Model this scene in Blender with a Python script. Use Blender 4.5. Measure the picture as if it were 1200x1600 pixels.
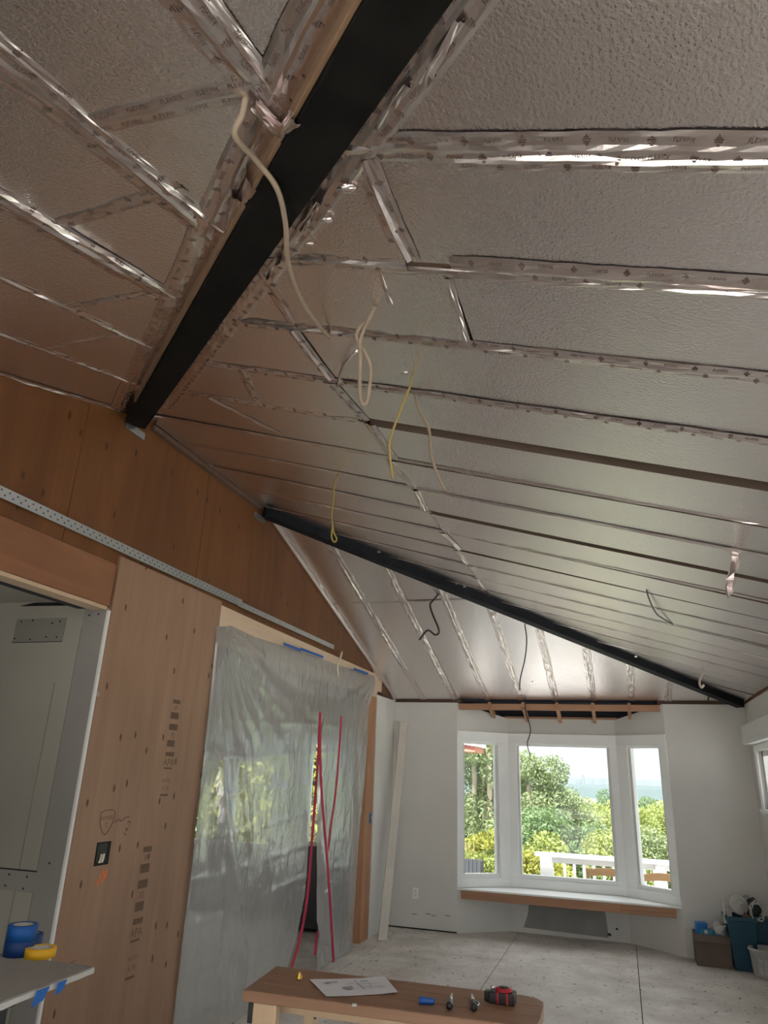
import bpy, math, random
from mathutils import Vector, Matrix, noise

# ------------------------------------------------------------------ clear
for o in list(bpy.data.objects):
    bpy.data.objects.remove(o, do_unlink=True)
scene = bpy.context.scene
col = scene.collection
rnd = random.Random(7)

# ------------------------------------------------------------------ camera
F_PX, YAW, PITCH, ROLL = 1102.27, math.radians(-18.233), math.radians(20.134), math.radians(2.141)
CAM = Vector((2.601, 0.0, 1.6185))
FW = Vector((math.sin(YAW) * math.cos(PITCH), math.cos(YAW) * math.cos(PITCH), math.sin(PITCH)))
_r0 = Vector((math.cos(YAW), -math.sin(YAW), 0)); _u0 = _r0.cross(FW)
RT = _r0 * math.cos(ROLL) + _u0 * math.sin(ROLL)
UP = RT.cross(FW)
cd = bpy.data.cameras.new('camera')
cd.sensor_fit = 'VERTICAL'; cd.sensor_height = 24.0; cd.sensor_width = 18.0
cd.lens = 24.0 * F_PX / 1600.0
cd.clip_start = 0.02; cd.clip_end = 6000
cam = bpy.data.objects.new('camera', cd); col.objects.link(cam)
cam.matrix_world = Matrix(((RT.x, UP.x, -FW.x, CAM.x), (RT.y, UP.y, -FW.y, CAM.y), (RT.z, UP.z, -FW.z, CAM.z), (0, 0, 0, 1)))
scene.camera = cam

# ------------------------------------------------------------------ world (overcast daylight), exposure
scene.view_settings.view_transform = 'Standard'
scene.view_settings.look = 'None'
scene.view_settings.gamma = 1.0
scene.view_settings.use_curve_mapping = False
scene.view_settings.exposure = 0.76
wd = bpy.data.worlds.new('overcast_sky'); scene.world = wd; wd.use_nodes = True
nt = wd.node_tree; nt.nodes.clear()
wo = nt.nodes.new('ShaderNodeOutputWorld'); bg = nt.nodes.new('ShaderNodeBackground')
tc = nt.nodes.new('ShaderNodeTexCoord'); sx = nt.nodes.new('ShaderNodeSeparateXYZ')
rp = nt.nodes.new('ShaderNodeValToRGB')
rp.color_ramp.elements[0].position = 0.0; rp.color_ramp.elements[0].color = (0.47, 0.54, 0.58, 1)
rp.color_ramp.elements[1].position = 0.9; rp.color_ramp.elements[1].color = (1.75, 1.75, 1.75, 1)
nt.links.new(tc.outputs['Generated'], sx.inputs[0]); nt.links.new(sx.outputs['Z'], rp.inputs[0])
nt.links.new(rp.outputs[0], bg.inputs['Color']); nt.links.new(bg.outputs[0], wo.inputs[0])
bg.inputs['Strength'].default_value = 1.0
# sun added behind the camera, bouncing off the near floor to brighten the room
sl_ = bpy.data.lights.new('added_sun', 'SUN'); sl_.energy = 11.0; sl_.angle = math.radians(9); sl_.color = (1.0, .97, .94)
sun = bpy.data.objects.new('added_sun', sl_); col.objects.link(sun)
sun.rotation_euler = Vector((.12, 1.0, -1.35)).to_track_quat('-Z', 'Y').to_euler()
scene.cycles.max_bounces = 10; scene.cycles.diffuse_bounces = 6; scene.cycles.glossy_bounces = 6; scene.cycles.volume_bounces = 0; scene.cycles.transparent_max_bounces = 24

# ------------------------------------------------------------------ room dimensions
W, YF, Y1, Y2, H0, HR = 3.903, 8.566, 3.21, 4.76, 2.44, 3.576
S = (HR - H0) / W
SC = (HR - H0) / (YF - Y2)
YN = Y1 - W                     # near wall

def ray(a, b): return FW + RT * ((a - 600) / F_PX) - UP * ((b - 800) / F_PX)
def hit(a, b, n, k):
    d = ray(a, b); n = Vector(n); return CAM + d * ((k - n.dot(CAM)) / n.dot(d))
def onL(a, b, x=0.0): return hit(a, b, (1, 0, 0), x)
def onY(a, b, y): return hit(a, b, (0, 1, 0), y)
def onZ(a, b, z=0.0): return hit(a, b, (0, 0, 1), z)
def onA(a, b): return hit(a, b, (0, -S, 1), HR - S * Y1)
def onB(a, b): return hit(a, b, (S, 0, 1), HR)
def onC(a, b): return hit(a, b, (0, SC, 1), HR + SC * Y2)
def zA(x, y): return HR - S * (Y1 - y)
def zB(x, y): return HR - S * x
def zC(x, y): return HR - SC * (y - Y2)

# ------------------------------------------------------------------ materials
MATS = {}
def newmat(name):
    m = bpy.data.materials.new(name); m.use_nodes = True; MATS[name] = m
    return m, m.node_tree, m.node_tree.nodes['Principled BSDF']
def setin(b, **k):
    for key, v in k.items():
        b.inputs[key.replace('_', ' ')].default_value = v
def plain(name, c, rough=0.6, metal=0.0, var=0.10, scale=6.0, bump=0.0, bscale=60.0, stretch=(1, 1, 1), spec=0.5):
    """base colour with a little mottling (noise in object space) and fine relief"""
    m, t, b = newmat(name)
    setin(b, Roughness=rough, Metallic=metal); b.inputs['Specular IOR Level'].default_value = spec
    co = t.nodes.new('ShaderNodeTexCoord'); mp = t.nodes.new('ShaderNodeMapping'); mp.inputs['Scale'].default_value = stretch
    t.links.new(co.outputs['Object'], mp.inputs[0])
    n = t.nodes.new('ShaderNodeTexNoise'); n.inputs['Scale'].default_value = scale; n.inputs['Detail'].default_value = 5
    t.links.new(mp.outputs[0], n.inputs['Vector'])
    r = t.nodes.new('ShaderNodeValToRGB')
    r.color_ramp.elements[0].position = .3; r.color_ramp.elements[1].position = .7
    r.color_ramp.elements[0].color = tuple(max(0, v * (1 - var)) for v in c) + (1,)
    r.color_ramp.elements[1].color = tuple(min(1, v * (1 + var)) for v in c) + (1,)
    t.links.new(n.outputs['Fac'], r.inputs[0]); t.links.new(r.outputs[0], b.inputs['Base Color'])
    if bump:
        n2 = t.nodes.new('ShaderNodeTexNoise'); n2.inputs['Scale'].default_value = bscale; n2.inputs['Detail'].default_value = 3
        t.links.new(mp.outputs[0], n2.inputs['Vector'])
        bp = t.nodes.new('ShaderNodeBump'); bp.inputs['Strength'].default_value = bump; bp.inputs['Distance'].default_value = .01
        t.links.new(n2.outputs['Fac'], bp.inputs['Height']); t.links.new(bp.outputs[0], b.inputs['Normal'])
    return m
def wood(name, c1, c2, axis='z', scale=5.0, rough=.6, knots=0.0, kscale=4.0, kcol=(.05, .025, .012), spec=.4, patch=None):
    """long wood grain along an axis, optional dark football knots"""
    m, t, b = newmat(name); setin(b, Roughness=rough); b.inputs['Specular IOR Level'].default_value = spec
    co = t.nodes.new('ShaderNodeTexCoord')
    st = {'x': (.10, 1, 1), 'y': (1, .10, 1), 'z': (1, 1, .10)}[axis]
    mp = t.nodes.new('ShaderNodeMapping'); mp.inputs['Scale'].default_value = st
    t.links.new(co.outputs['Object'], mp.inputs[0])
    n = t.nodes.new('ShaderNodeTexNoise'); n.inputs['Scale'].default_value = scale * 2.6; n.inputs['Detail'].default_value = 7; n.inputs['Roughness'].default_value = .6; n.inputs['Distortion'].default_value = .5
    t.links.new(mp.outputs[0], n.inputs['Vector'])
    n3 = t.nodes.new('ShaderNodeTexNoise'); n3.inputs['Scale'].default_value = 1.1; n3.inputs['Detail'].default_value = 2
    t.links.new(co.outputs['Object'], n3.inputs['Vector'])
    ad = t.nodes.new('ShaderNodeMath'); ad.operation = 'MULTIPLY_ADD'; ad.inputs[1].default_value = .6; 
    mu = t.nodes.new('ShaderNodeMath'); mu.operation = 'MULTIPLY'; mu.inputs[1].default_value = .4
    t.links.new(n3.outputs['Fac'], mu.inputs[0]); t.links.new(n.outputs['Fac'], ad.inputs[0]); t.links.new(mu.outputs[0], ad.inputs[2])
    r = t.nodes.new('ShaderNodeValToRGB'); r.color_ramp.elements[0].position = .32; r.color_ramp.elements[1].position = .68
    r.color_ramp.elements[0].color = c1 + (1,); r.color_ramp.elements[1].color = c2 + (1,)
    t.links.new(ad.outputs[0], r.inputs[0])
    out = r.outputs[0]
    if knots:
        mp2 = t.nodes.new('ShaderNodeMapping')
        mp2.inputs['Scale'].default_value = {'x': (.35, 1, 1), 'y': (1, .35, 1), 'z': (1, 1, .45)}[axis]
        t.links.new(co.outputs['Object'], mp2.inputs[0])
        v = t.nodes.new('ShaderNodeTexVoronoi'); v.inputs['Scale'].default_value = kscale; v.voronoi_dimensions = '2D'
        sp = t.nodes.new('ShaderNodeSeparateXYZ'); cm = t.nodes.new('ShaderNodeCombineXYZ')
        t.links.new(mp2.outputs[0], sp.inputs[0])
        t.links.new(sp.outputs['X' if axis == 'x' else 'Y'], cm.inputs[0]); t.links.new(sp.outputs['Y' if axis == 'x' else 'Z'], cm.inputs[1])
        t.links.new(cm.outputs[0], v.inputs['Vector'])
        r2 = t.nodes.new('ShaderNodeValToRGB'); r2.color_ramp.elements[0].position = knots * .6; r2.color_ramp.elements[1].position = knots
        r2.color_ramp.elements[0].color = (1, 1, 1, 1); r2.color_ramp.elements[1].color = (0, 0, 0, 1)
        t.links.new(v.outputs['Distance'], r2.inputs[0])
        mk = t.nodes.new('ShaderNodeMath'); mk.operation = 'GREATER_THAN'; mk.inputs[1].default_value = .55
        sc_ = t.nodes.new('ShaderNodeSeparateColor'); t.links.new(v.outputs['Color'], sc_.inputs[0]); t.links.new(sc_.outputs[0], mk.inputs[0])
        mm = t.nodes.new('ShaderNodeMath'); mm.operation = 'MULTIPLY'; t.links.new(mk.outputs[0], mm.inputs[0]); t.links.new(r2.outputs[0], mm.inputs[1])
        mx = t.nodes.new('ShaderNodeMixRGB'); mx.inputs[2].default_value = kcol + (1,)
        t.links.new(mm.outputs[0], mx.inputs[0]); t.links.new(out, mx.inputs[1]); out = mx.outputs[0]
    t.links.new(out, b.inputs['Base Color'])
    bp = t.nodes.new('ShaderNodeBump'); bp.inputs['Strength'].default_value = .12; bp.inputs['Distance'].default_value = .003
    t.links.new(n.outputs['Fac'], bp.inputs['Height']); t.links.new(bp.outputs[0], b.inputs['Normal'])
    return m

def foil_mat(name, base, rough, s1, str1, s2, str2, dist=.004):
    m, t, b = newmat(name); setin(b, Metallic=1.0, Roughness=rough)
    b.inputs['Base Color'].default_value = base + (1,)
    co = t.nodes.new('ShaderNodeTexCoord')
    n = t.nodes.new('ShaderNodeTexNoise'); n.inputs['Scale'].default_value = s1; n.inputs['Detail'].default_value = 2.5
    t.links.new(co.outputs['Object'], n.inputs['Vector'])
    n2 = t.nodes.new('ShaderNodeTexNoise'); n2.inputs['Scale'].default_value = s2; n2.inputs['Detail'].default_value = 2
    t.links.new(co.outputs['Object'], n2.inputs['Vector'])
    bp = t.nodes.new('ShaderNodeBump'); bp.inputs['Strength'].default_value = str1; bp.inputs['Distance'].default_value = dist
    t.links.new(n.outputs['Fac'], bp.inputs['Height'])
    bp2 = t.nodes.new('ShaderNodeBump'); bp2.inputs['Strength'].default_value = str2; bp2.inputs['Distance'].default_value = .02
    t.links.new(n2.outputs['Fac'], bp2.inputs['Height']); t.links.new(bp.outputs[0], bp2.inputs['Normal'])
    t.links.new(bp2.outputs[0], b.inputs['Normal'])
    return m
foil_mat('foil', (.89, .845, .84), .24, 120, .55, 3.0, .12)
foil_mat('foil_tape', (.78, .71, .70), .27, 30, .30, 6.0, .25)
foil_mat('galvanized', (.46, .48, .50), .40, 60, .05, 4.0, .02)
foil_mat('chrome', (.7, .7, .72), .15, 60, .02, 4.0, .02)
plain('foam_edge', (.10, .068, .05), .9)
plain('ink', (.10, .065, .055), .7)
plain('beam_black', (.005, .0045, .004), .85, var=.5, scale=9, bump=.2, bscale=30, spec=.12)
plain('beam_blue_black', (.006, .008, .012), .6, var=.4, scale=9, bump=.15, bscale=30, spec=.2)
wood('brown_board', (.135, .080, .046), (.19, .115, .068), 'x', 4)
wood('plywood_old', (.095, .033, .008), (.175, .068, .019), 'z', 3.2, .55, knots=.09, kscale=6.5, kcol=(.06, .022, .009))
wood('plywood_new', (.225, .128, .080), (.335, .208, .138), 'z', 4.0, .6, knots=.075, kscale=7.0, kcol=(.09, .04, .02))
wood('fir_board', (.175, .070, .032), (.27, .122, .060), 'y', 4.0, .6, knots=.05, kscale=3.0, kcol=(.10, .045, .02))
wood('fir_stud', (.34, .16, .085), (.50, .27, .15), 'z', 4.0, .6)
wood('fir_x', (.36, .185, .11), (.50, .29, .18), 'x', 4.0, .6)
wood('fir_pale', (.56, .42, .30), (.68, .53, .39), 'y', 3.0, .6)
wood('pine_leg', (.52, .36, .23), (.66, .49, .34), 'z', 4.0, .6)
wood('pine_y', (.48, .35, .24), (.62, .47, .34), 'y', 4.0, .6)
wood('bench_plank', (.21, .108, .064), (.35, .195, .120), 'x', 4.0, .5, knots=.05, kscale=3, kcol=(.08, .035, .02))
wood('rafter_brown', (.075, .045, .032), (.13, .08, .055), 'x', 5.0, .7)
wood('chair_wood', (.40, .22, .10), (.52, .31, .16), 'x', 5.0, .5)
plain('drywall_shaded', (.38, .36, .315), .8, var=.05, scale=1.6)  # white drywall with the side rooms' shade put into its colour
plain('drywall_white', (.68, .675, .65), .75, var=.05, scale=1.6, bump=.05, bscale=40)
plain('drywall_grey', (.30, .285, .27), .8, var=.07, scale=3, bump=.03)
plain('drywall_patch', (.25, .24, .215), .8, var=.05, scale=4)
plain('skim_grey', (.30, .295, .285), .85, var=.10, scale=5, bump=.1, bscale=25)
plain('trim_white', (.90, .92, .92), .40, var=.02)
plain('trim_grey', (.72, .73, .73), .45, var=.04)
plain('board_primed', (.62, .58, .52), .55, var=.05)
plain('ink_stamp', (.12, .072, .045), .8)
plain('pencil', (.10, .055, .035), .8)
plain('orange_mark', (.85, .22, .08), .8)
plain('dark_gap', (.012, .010, .010), .9)
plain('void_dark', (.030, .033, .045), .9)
plain('black_plastic', (.018, .018, .02), .4)
plain('black_metal', (.02, .02, .022), .45)
plain('blue_tape', (.008, .11, .42), .5, var=.06, scale=30)
plain('blue_tape_dark', (.006, .045, .20), .5, var=.06, scale=30)
plain('yellow_tape', (.90, .50, .02), .45, var=.05, scale=30)
plain('card_core', (.62, .58, .50), .7)
plain('paper', (.74, .75, .80), .7, var=.03)
plain('graphite', (.30, .31, .36), .8)
plain('blue_cap', (.01, .11, .45), .4)
plain('red_plastic', (.40, .015, .035), .4)
plain('red_zip', (.42, .012, .055), .5)
plain('brass', (.75, .50, .10), .3, metal=.8)
plain('cable_white', (.66, .60, .50), .5, var=.05, scale=30)
plain('cable_tan', (.25, .195, .14), .5, var=.08, scale=30)
plain('wire_yellow', (.34, .25, .06), .5, var=.08, scale=30)
plain('wire_dark', (.03, .03, .028), .5)
plain('cardboard', (.14, .105, .085), .8, var=.08)
plain('teal_bin', (.006, .060, .105), .5, var=.1)
plain('teal_light', (.02, .20, .33), .5, var=.1)
plain('bright_blue', (.02, .16, .50), .45, var=.1)
plain('bucket_white', (.42, .42, .41), .45, var=.06)
plain('grubby_white', (.52, .52, .50), .5, var=.08)
plain('deck_wood', (.66, .64, .62), .8)
plain('patio', (.50, .48, .45), .9, var=.08)
plain('rail_white', (.85, .86, .88), .5, var=.02)
plain('leaf_green', (.14, .21, .09), .6, var=.35, scale=.9)
plain('leaf_pale', (.22, .27, .13), .6, var=.30, scale=.9)
plain('leaf_yellow', (.29, .30, .055), .6, var=.30, scale=1.2)
plain('leaf_lime', (.26, .305, .085), .6, var=.30, scale=.9)
plain('leaf_dark', (.030, .060, .025), .5, var=.35, scale=3)
plain('bark_pale', (.52, .44, .34), .8, var=.15)
plain('bark', (.22, .17, .13), .8, var=.2)
plain('hill_ground', (.12, .17, .06), .9, var=.25, scale=.15)
plain('pink_ground', (.50, .48, .45), .9, var=.12)
plain('far_hill', (.045, .070, .065), .9, var=.2, scale=.01)
plain('far_field', (.24, .22, .18), .9, var=.15, scale=.02)
plain('far_building', (.10, .11, .12), .9)
plain('roof_grey', (.34, .34, .36), .8)
plain('eave_red', (.52, .20, .15), .7)
plain('planter_grey', (.045, .048, .055), .8, var=.1)
plain('dust', (.40, .37, .34), .9)
for nm in ('leaf_green', 'leaf_pale', 'leaf_yellow', 'leaf_lime'):
    t = MATS[nm].node_tree; b = t.nodes['Principled BSDF']; o = t.nodes['Material Output']
    tr = t.nodes.new('ShaderNodeBsdfTranslucent'); mx = t.nodes.new('ShaderNodeMixShader'); mx.inputs[0].default_value = .4
    cl = b.inputs['Base Color'].links[0].from_socket
    t.links.new(cl, tr.inputs[0]); t.links.new(b.outputs[0], mx.inputs[1]); t.links.new(tr.outputs[0], mx.inputs[2]); t.links.new(mx.outputs[0], o.inputs[0])

def floor_mat():
    m, t, b = newmat('subfloor'); setin(b, Roughness=.55); b.inputs['Specular IOR Level'].default_value = .35
    co = t.nodes.new('ShaderNodeTexCoord')
    n = t.nodes.new('ShaderNodeTexNoise'); n.inputs['Scale'].default_value = 2.2; n.inputs['Detail'].default_value = 8; n.inputs['Roughness'].default_value = .65
    t.links.new(co.outputs['Object'], n.inputs['Vector'])
    r = t.nodes.new('ShaderNodeValToRGB'); r.color_ramp.elements[0].position = .30; r.color_ramp.elements[1].position = .70
    r.color_ramp.elements[0].color = (.44, .40, .36, 1); r.color_ramp.elements[1].color = (.76, .73, .69, 1)
    t.links.new(n.outputs['Fac'], r.inputs[0])
    out = r.outputs[0]
    for sc, th, seed in ((6, .06, 0), (13, .065, 3.3), (3.5, .05, 7.7)):
        mp = t.nodes.new('ShaderNodeMapping'); mp.inputs['Location'].default_value = (seed, seed * 2, 0); mp.inputs['Scale'].default_value = (1, .8, 1)
        t.links.new(co.outputs['Object'], mp.inputs[0])
        nz = t.nodes.new('ShaderNodeTexNoise'); nz.inputs['Scale'].default_value = 30; t.links.new(mp.outputs[0], nz.inputs['Vector'])
        ad = t.nodes.new('ShaderNodeMixRGB'); ad.blend_type = 'ADD'; ad.inputs[0].default_value = .05
        t.links.new(mp.outputs[0], ad.inputs[1]); t.links.new(nz.outputs['Color'], ad.inputs[2])
        v = t.nodes.new('ShaderNodeTexVoronoi'); v.inputs['Scale'].default_value = sc; v.voronoi_dimensions = '2D'; t.links.new(ad.outputs[0], v.inputs['Vector'])
        r2 = t.nodes.new('ShaderNodeValToRGB'); r2.color_ramp.elements[0].position = th * .6; r2.color_ramp.elements[1].position = th
        r2.color_ramp.elements[0].color = (.8, .8, .8, 1); r2.color_ramp.elements[1].color = (0, 0, 0, 1)
        t.links.new(v.outputs['Distance'], r2.inputs[0])
        mx = t.nodes.new('ShaderNodeMixRGB'); mx.inputs[2].default_value = (.10, .09, .085, 1)
        t.links.new(r2.outputs[0], mx.inputs[0]); t.links.new(out, mx.inputs[1]); out = mx.outputs[0]
    t.links.new(out, b.inputs['Base Color'])
    return m
floor_mat()

def schlick(t, f0, normal=None):
    lw = t.nodes.new('ShaderNodeLayerWeight'); lw.inputs['Blend'].default_value = .5
    if normal: t.links.new(normal, lw.inputs['Normal'])
    pw = t.nodes.new('ShaderNodeMath'); pw.operation = 'POWER'; pw.inputs[1].default_value = 5.0; t.links.new(lw.outputs['Facing'], pw.inputs[0])
    ma = t.nodes.new('ShaderNodeMath'); ma.operation = 'MULTIPLY_ADD'; ma.inputs[1].default_value = 1 - f0; ma.inputs[2].default_value = f0
    t.links.new(pw.outputs[0], ma.inputs[0]); return ma.outputs[0]
def plastic_mat():
    m = bpy.data.materials.new('poly_sheet'); m.use_nodes = True; MATS['poly_sheet'] = m
    t = m.node_tree; t.nodes.clear(); o = t.nodes.new('ShaderNodeOutputMaterial')
    co = t.nodes.new('ShaderNodeTexCoord')
    mp = t.nodes.new('ShaderNodeMapping'); mp.inputs['Scale'].default_value = (1, 1.0, .45); t.links.new(co.outputs['Object'], mp.inputs[0])
    n = t.nodes.new('ShaderNodeTexNoise'); n.inputs['Scale'].default_value = 9; n.inputs['Detail'].default_value = 6; n.inputs['Distortion'].default_value = .8
    t.links.new(mp.outputs[0], n.inputs['Vector'])
    bp = t.nodes.new('ShaderNodeBump'); bp.inputs['Strength'].default_value = .75; bp.inputs['Distance'].default_value = .02
    t.links.new(n.outputs['Fac'], bp.inputs['Height'])
    df = t.nodes.new('ShaderNodeBsdfDiffuse'); df.inputs[0].default_value = (.47, .48, .49, 1)
    tl = t.nodes.new('ShaderNodeBsdfTranslucent'); tl.inputs[0].default_value = (.54, .55, .56, 1)
    tp = t.nodes.new('ShaderNodeBsdfTransparent'); tp.inputs[0].default_value = (.93, .95, .94, 1)
    gl = t.nodes.new('ShaderNodeBsdfGlossy'); gl.inputs['Color'].default_value = (.9, .92, .95, 1); gl.inputs['Roughness'].default_value = .22
    for q in (df, gl, tl): t.links.new(bp.outputs[0], q.inputs['Normal'])
    m1 = t.nodes.new('ShaderNodeMixShader'); m1.inputs[0].default_value = .5
    t.links.new(df.outputs[0], m1.inputs[1]); t.links.new(tl.outputs[0], m1.inputs[2])
    m2 = t.nodes.new('ShaderNodeMixShader'); m2.inputs[0].default_value = .40
    t.links.new(m1.outputs[0], m2.inputs[1]); t.links.new(tp.outputs[0], m2.inputs[2])
    m3 = t.nodes.new('ShaderNodeMixShader'); t.links.new(schlick(t, .24, bp.outputs[0]), m3.inputs[0])
    t.links.new(m2.outputs[0], m3.inputs[1]); t.links.new(gl.outputs[0], m3.inputs[2]); t.links.new(m3.outputs[0], o.inputs[0])
plastic_mat()
def glass_mat():
    m = bpy.data.materials.new('glass'); m.use_nodes = True; MATS['glass'] = m
    t = m.node_tree; t.nodes.clear(); o = t.nodes.new('ShaderNodeOutputMaterial')
    tp = t.nodes.new('ShaderNodeBsdfTransparent'); tp.inputs[0].default_value = (.97, .985, .98, 1)
    gl = t.nodes.new('ShaderNodeBsdfGlossy'); gl.inputs['Roughness'].default_value = .02
    mx = t.nodes.new('ShaderNodeMixShader'); t.links.new(schlick(t, .025), mx.inputs[0]); t.links.new(tp.outputs[0], mx.inputs[1]); t.links.new(gl.outputs[0], mx.inputs[2]); t.links.new(mx.outputs[0], o.inputs[0])
glass_mat()

# ------------------------------------------------------------------ mesh helpers
class MB:
    def __init__(s): s.v = []; s.f = []
    def add(s, vs, fs):
        k = len(s.v); s.v += [tuple(p) for p in vs]; s.f += [tuple(i + k for i in f) for f in fs]; return s
    def box(s, x0, x1, y0, y1, z0, z1):
        return s.add([(x0, y0, z0), (x1, y0, z0), (x1, y1, z0), (x0, y1, z0), (x0, y0, z1), (x1, y0, z1), (x1, y1, z1), (x0, y1, z1)],
                     [(0, 3, 2, 1), (4, 5, 6, 7), (0, 1, 5, 4), (1, 2, 6, 5), (2, 3, 7, 6), (3, 0, 4, 7)])
    def prism(s, poly, d):
        """polygon (list of 3-D points) swept by vector d"""
        n = len(poly); d = Vector(d); P = [Vector(p) for p in poly]
        return s.add(P + [p + d for p in P], [tuple(range(n))[::-1], tuple(range(n, 2 * n))] + [(i, (i + 1) % n, n + (i + 1) % n, n + i) for i in range(n)])
    def bar(s, a, b, w, h, up=(0, 0, 1)):
        """rectangular bar from a to b, w across, h along up"""
        a = Vector(a); b = Vector(b); d = (b - a).normalized(); u = Vector(up)
        sd = d.cross(u).normalized(); u = sd.cross(d).normalized()
        q = [a + sd * (i * w / 2) + u * (j * h / 2) for i, j in ((-1, -1), (1, -1), (1, 1), (-1, 1))]
        return s.prism(q, b - a)
    def tube(s, pts, r, n=8, caps=True):
        pts = [Vector(p) for p in pts]; k = len(s.v); up = None
        rs = r if isinstance(r, (list, tuple)) else [r] * len(pts)
        for i, p in enumerate(pts):
            d = (pts[min(i + 1, len(pts) - 1)] - pts[max(i - 1, 0)]).normalized()
            if up is None: up = Vector((0, 0, 1)) if abs(d.z) < .9 else Vector((1, 0, 0))
            sd = d.cross(up).normalized(); up = sd.cross(d).normalized()
            for j in range(n):
                a = 2 * math.pi * j / n; s.v.append(tuple(p + (sd * math.cos(a) + up * math.sin(a)) * rs[i]))
        for i in range(len(pts) - 1):
            for j in range(n):
                s.f.append((k + i * n + j, k + i * n + (j + 1) % n, k + (i + 1) * n + (j + 1) % n, k + (i + 1) * n + j))
        if caps:
            s.f.append(tuple(k + j for j in range(n))[::-1]); s.f.append(tuple(k + (len(pts) - 1) * n + j for j in range(n)))
        return s
    def lathe(s, prof, c=(0, 0, 0), n=24, close=False):
        k = len(s.v); m = len(prof)
        for r, z in prof:
            for j in range(n):
                a = 2 * math.pi * j / n; s.v.append((c[0] + r * math.cos(a), c[1] + r * math.sin(a), c[2] + z))
        for i in range(m - 1 + (1 if close else 0)):
            i2 = (i + 1) % m
            for j in range(n):
                s.f.append((k + i * n + j, k + i * n + (j + 1) % n, k + i2 * n + (j + 1) % n, k + i2 * n + j))
        if not close:
            s.f.append(tuple(k + j for j in range(n))[::-1]); s.f.append(tuple(k + (m - 1) * n + j for j in range(n)))
        return s
    def xf(s, M):
        s.v = [tuple(M @ Vector(p)) for p in s.v]; return s
    def build(s, name, mat, parent=None, smooth=False, bevel=0.0, loc=None):
        me = bpy.data.meshes.new(name); me.from_pydata(s.v, [], s.f); me.update()
        me.materials.append(MATS[mat])
        if smooth:
            me.polygons.foreach_set('use_smooth', [True] * len(me.polygons))
        o = bpy.data.objects.new(name, me); col.objects.link(o)
        if bevel:
            md = o.modifiers.new('bevel', 'BEVEL'); md.width = bevel; md.segments = 2; md.limit_method = 'ANGLE'; md.angle_limit = .6
        if parent: o.parent = parent; o.matrix_parent_inverse = Matrix.Identity(4)
        if loc: o.location = loc
        return o
def tag(o, label=None, cat=None, group=None, kind=None):
    if label: o['label'] = label
    if cat: o['category'] = cat
    if group: o['group'] = group
    if kind: o['kind'] = kind
    return o
def empty(name, label, cat, loc=(0, 0, 0), rz=0.0, group=None):
    o = bpy.data.objects.new(name, None); col.objects.link(o); o.empty_display_size = .05
    o.location = loc; o.rotation_euler = (0, 0, rz)
    return tag(o, label, cat, group)
def world_child(o, parent):
    """parent an object whose mesh is in world coordinates to an empty that stands elsewhere"""
    o.parent = parent; bpy.context.view_layer.update(); o.matrix_parent_inverse = parent.matrix_world.inverted(); return o
def struct(o): o['kind'] = 'structure'; return o
def smoothpath(pts, n=6):
    """Catmull-Rom through points"""
    P = [Vector(p) for p in pts]; P = [P[0] * 2 - P[1]] + P + [P[-1] * 2 - P[-2]]; out = []
    for i in range(1, len(P) - 2):
        for k in range(n):
            t = k / n; a, b, c, d = P[i - 1], P[i], P[i + 1], P[i + 2]
            out.append(.5 * ((2 * b) + (c - a) * t + (2 * a - 5 * b + 4 * c - d) * t * t + (3 * b - a - 3 * c + d) * t ** 3))
    out.append(P[-2]); return out
def text_mesh(txt, size=1.0, shear=0.0):
    cu = bpy.data.curves.new('t', 'FONT'); cu.body = txt; cu.size = size; cu.align_x = 'CENTER'; cu.align_y = 'CENTER'; cu.shear = shear; cu.resolution_u = 2
    ob = bpy.data.objects.new('t', cu); col.objects.link(ob); bpy.context.view_layer.update()
    me = bpy.data.meshes.new_from_object(ob.evaluated_get(bpy.context.evaluated_depsgraph_get()))
    vs = [Vector(v.co) for v in me.vertices]; fs = [tuple(p.vertices) for p in me.polygons]
    bpy.data.objects.remove(ob); bpy.data.meshes.remove(me); bpy.data.curves.remove(cu)
    return vs, fs
def nz(x, y, z=0.0): return noise.noise(Vector((x, y, z)))

# ================================================================== SETTING
# ------------------------------------------------------------------ floor
fl = struct(MB().box(-4.3, W + .15, YN - .1, 9.1, -.30, -.03).build('floor', 'dark_gap'))
xs = [-4.3, -3.48, -2.26, -1.04, .18, 1.40, 2.62, W + .1]
for i in range(len(xs) - 1):
    off = (i % 2) * 1.22
    ys = [YN - .1] + [y for y in (.3 + off, 2.74 + off, 5.18 + off, 7.62 + off) if y < 8.9] + [9.08]
    for j in range(len(ys) - 1):
        g = .003
        MB().box(xs[i] + g, xs[i + 1] - g, ys[j] + g, ys[j + 1] - g, -.03, rnd.uniform(-.001, .0)).build('floor_panel', 'subfloor', fl)

# ------------------------------------------------------------------ left wall (x = 0)
wl = struct(MB().box(-.14, -.012, 4.28, 7.60, 2.40, 2.70).build('wall_left', 'fir_board'))
def top_z(y): return zA(0, y) if y < Y1 else (HR if y < Y2 else zC(0, y))
def gable_sheet(ya, yb, z0, x0, x1, mat, name='plywood_sheet'):
    ys_ = [ya] + [y for y in (Y1, Y2) if ya < y < yb] + [yb]
    poly = [(x0, ya, z0(ya)), (x0, yb, z0(yb))] + [(x0, y, top_z(y) + .04) for y in reversed(ys_)]
    return MB().prism(poly, (x1 - x0, 0, 0)).build(name, mat, wl)
lo = lambda y: 2.645 if y < 3.15 else 2.68
joints = [YN, .29, 1.51, 2.733, 3.955, 5.07, 6.29, 7.3]
for a, b in zip(joints[:-1], joints[1:]):
    gable_sheet(a + .002, b - .002, (lambda y: 2.645) if b < 4 else (lambda y: 2.665), -.012, rnd.uniform(-.001, .001), 'plywood_old')
gable_sheet(7.302, 8.05, lambda y: 2.665, -.012, 0, 'plywood_old')
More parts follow.
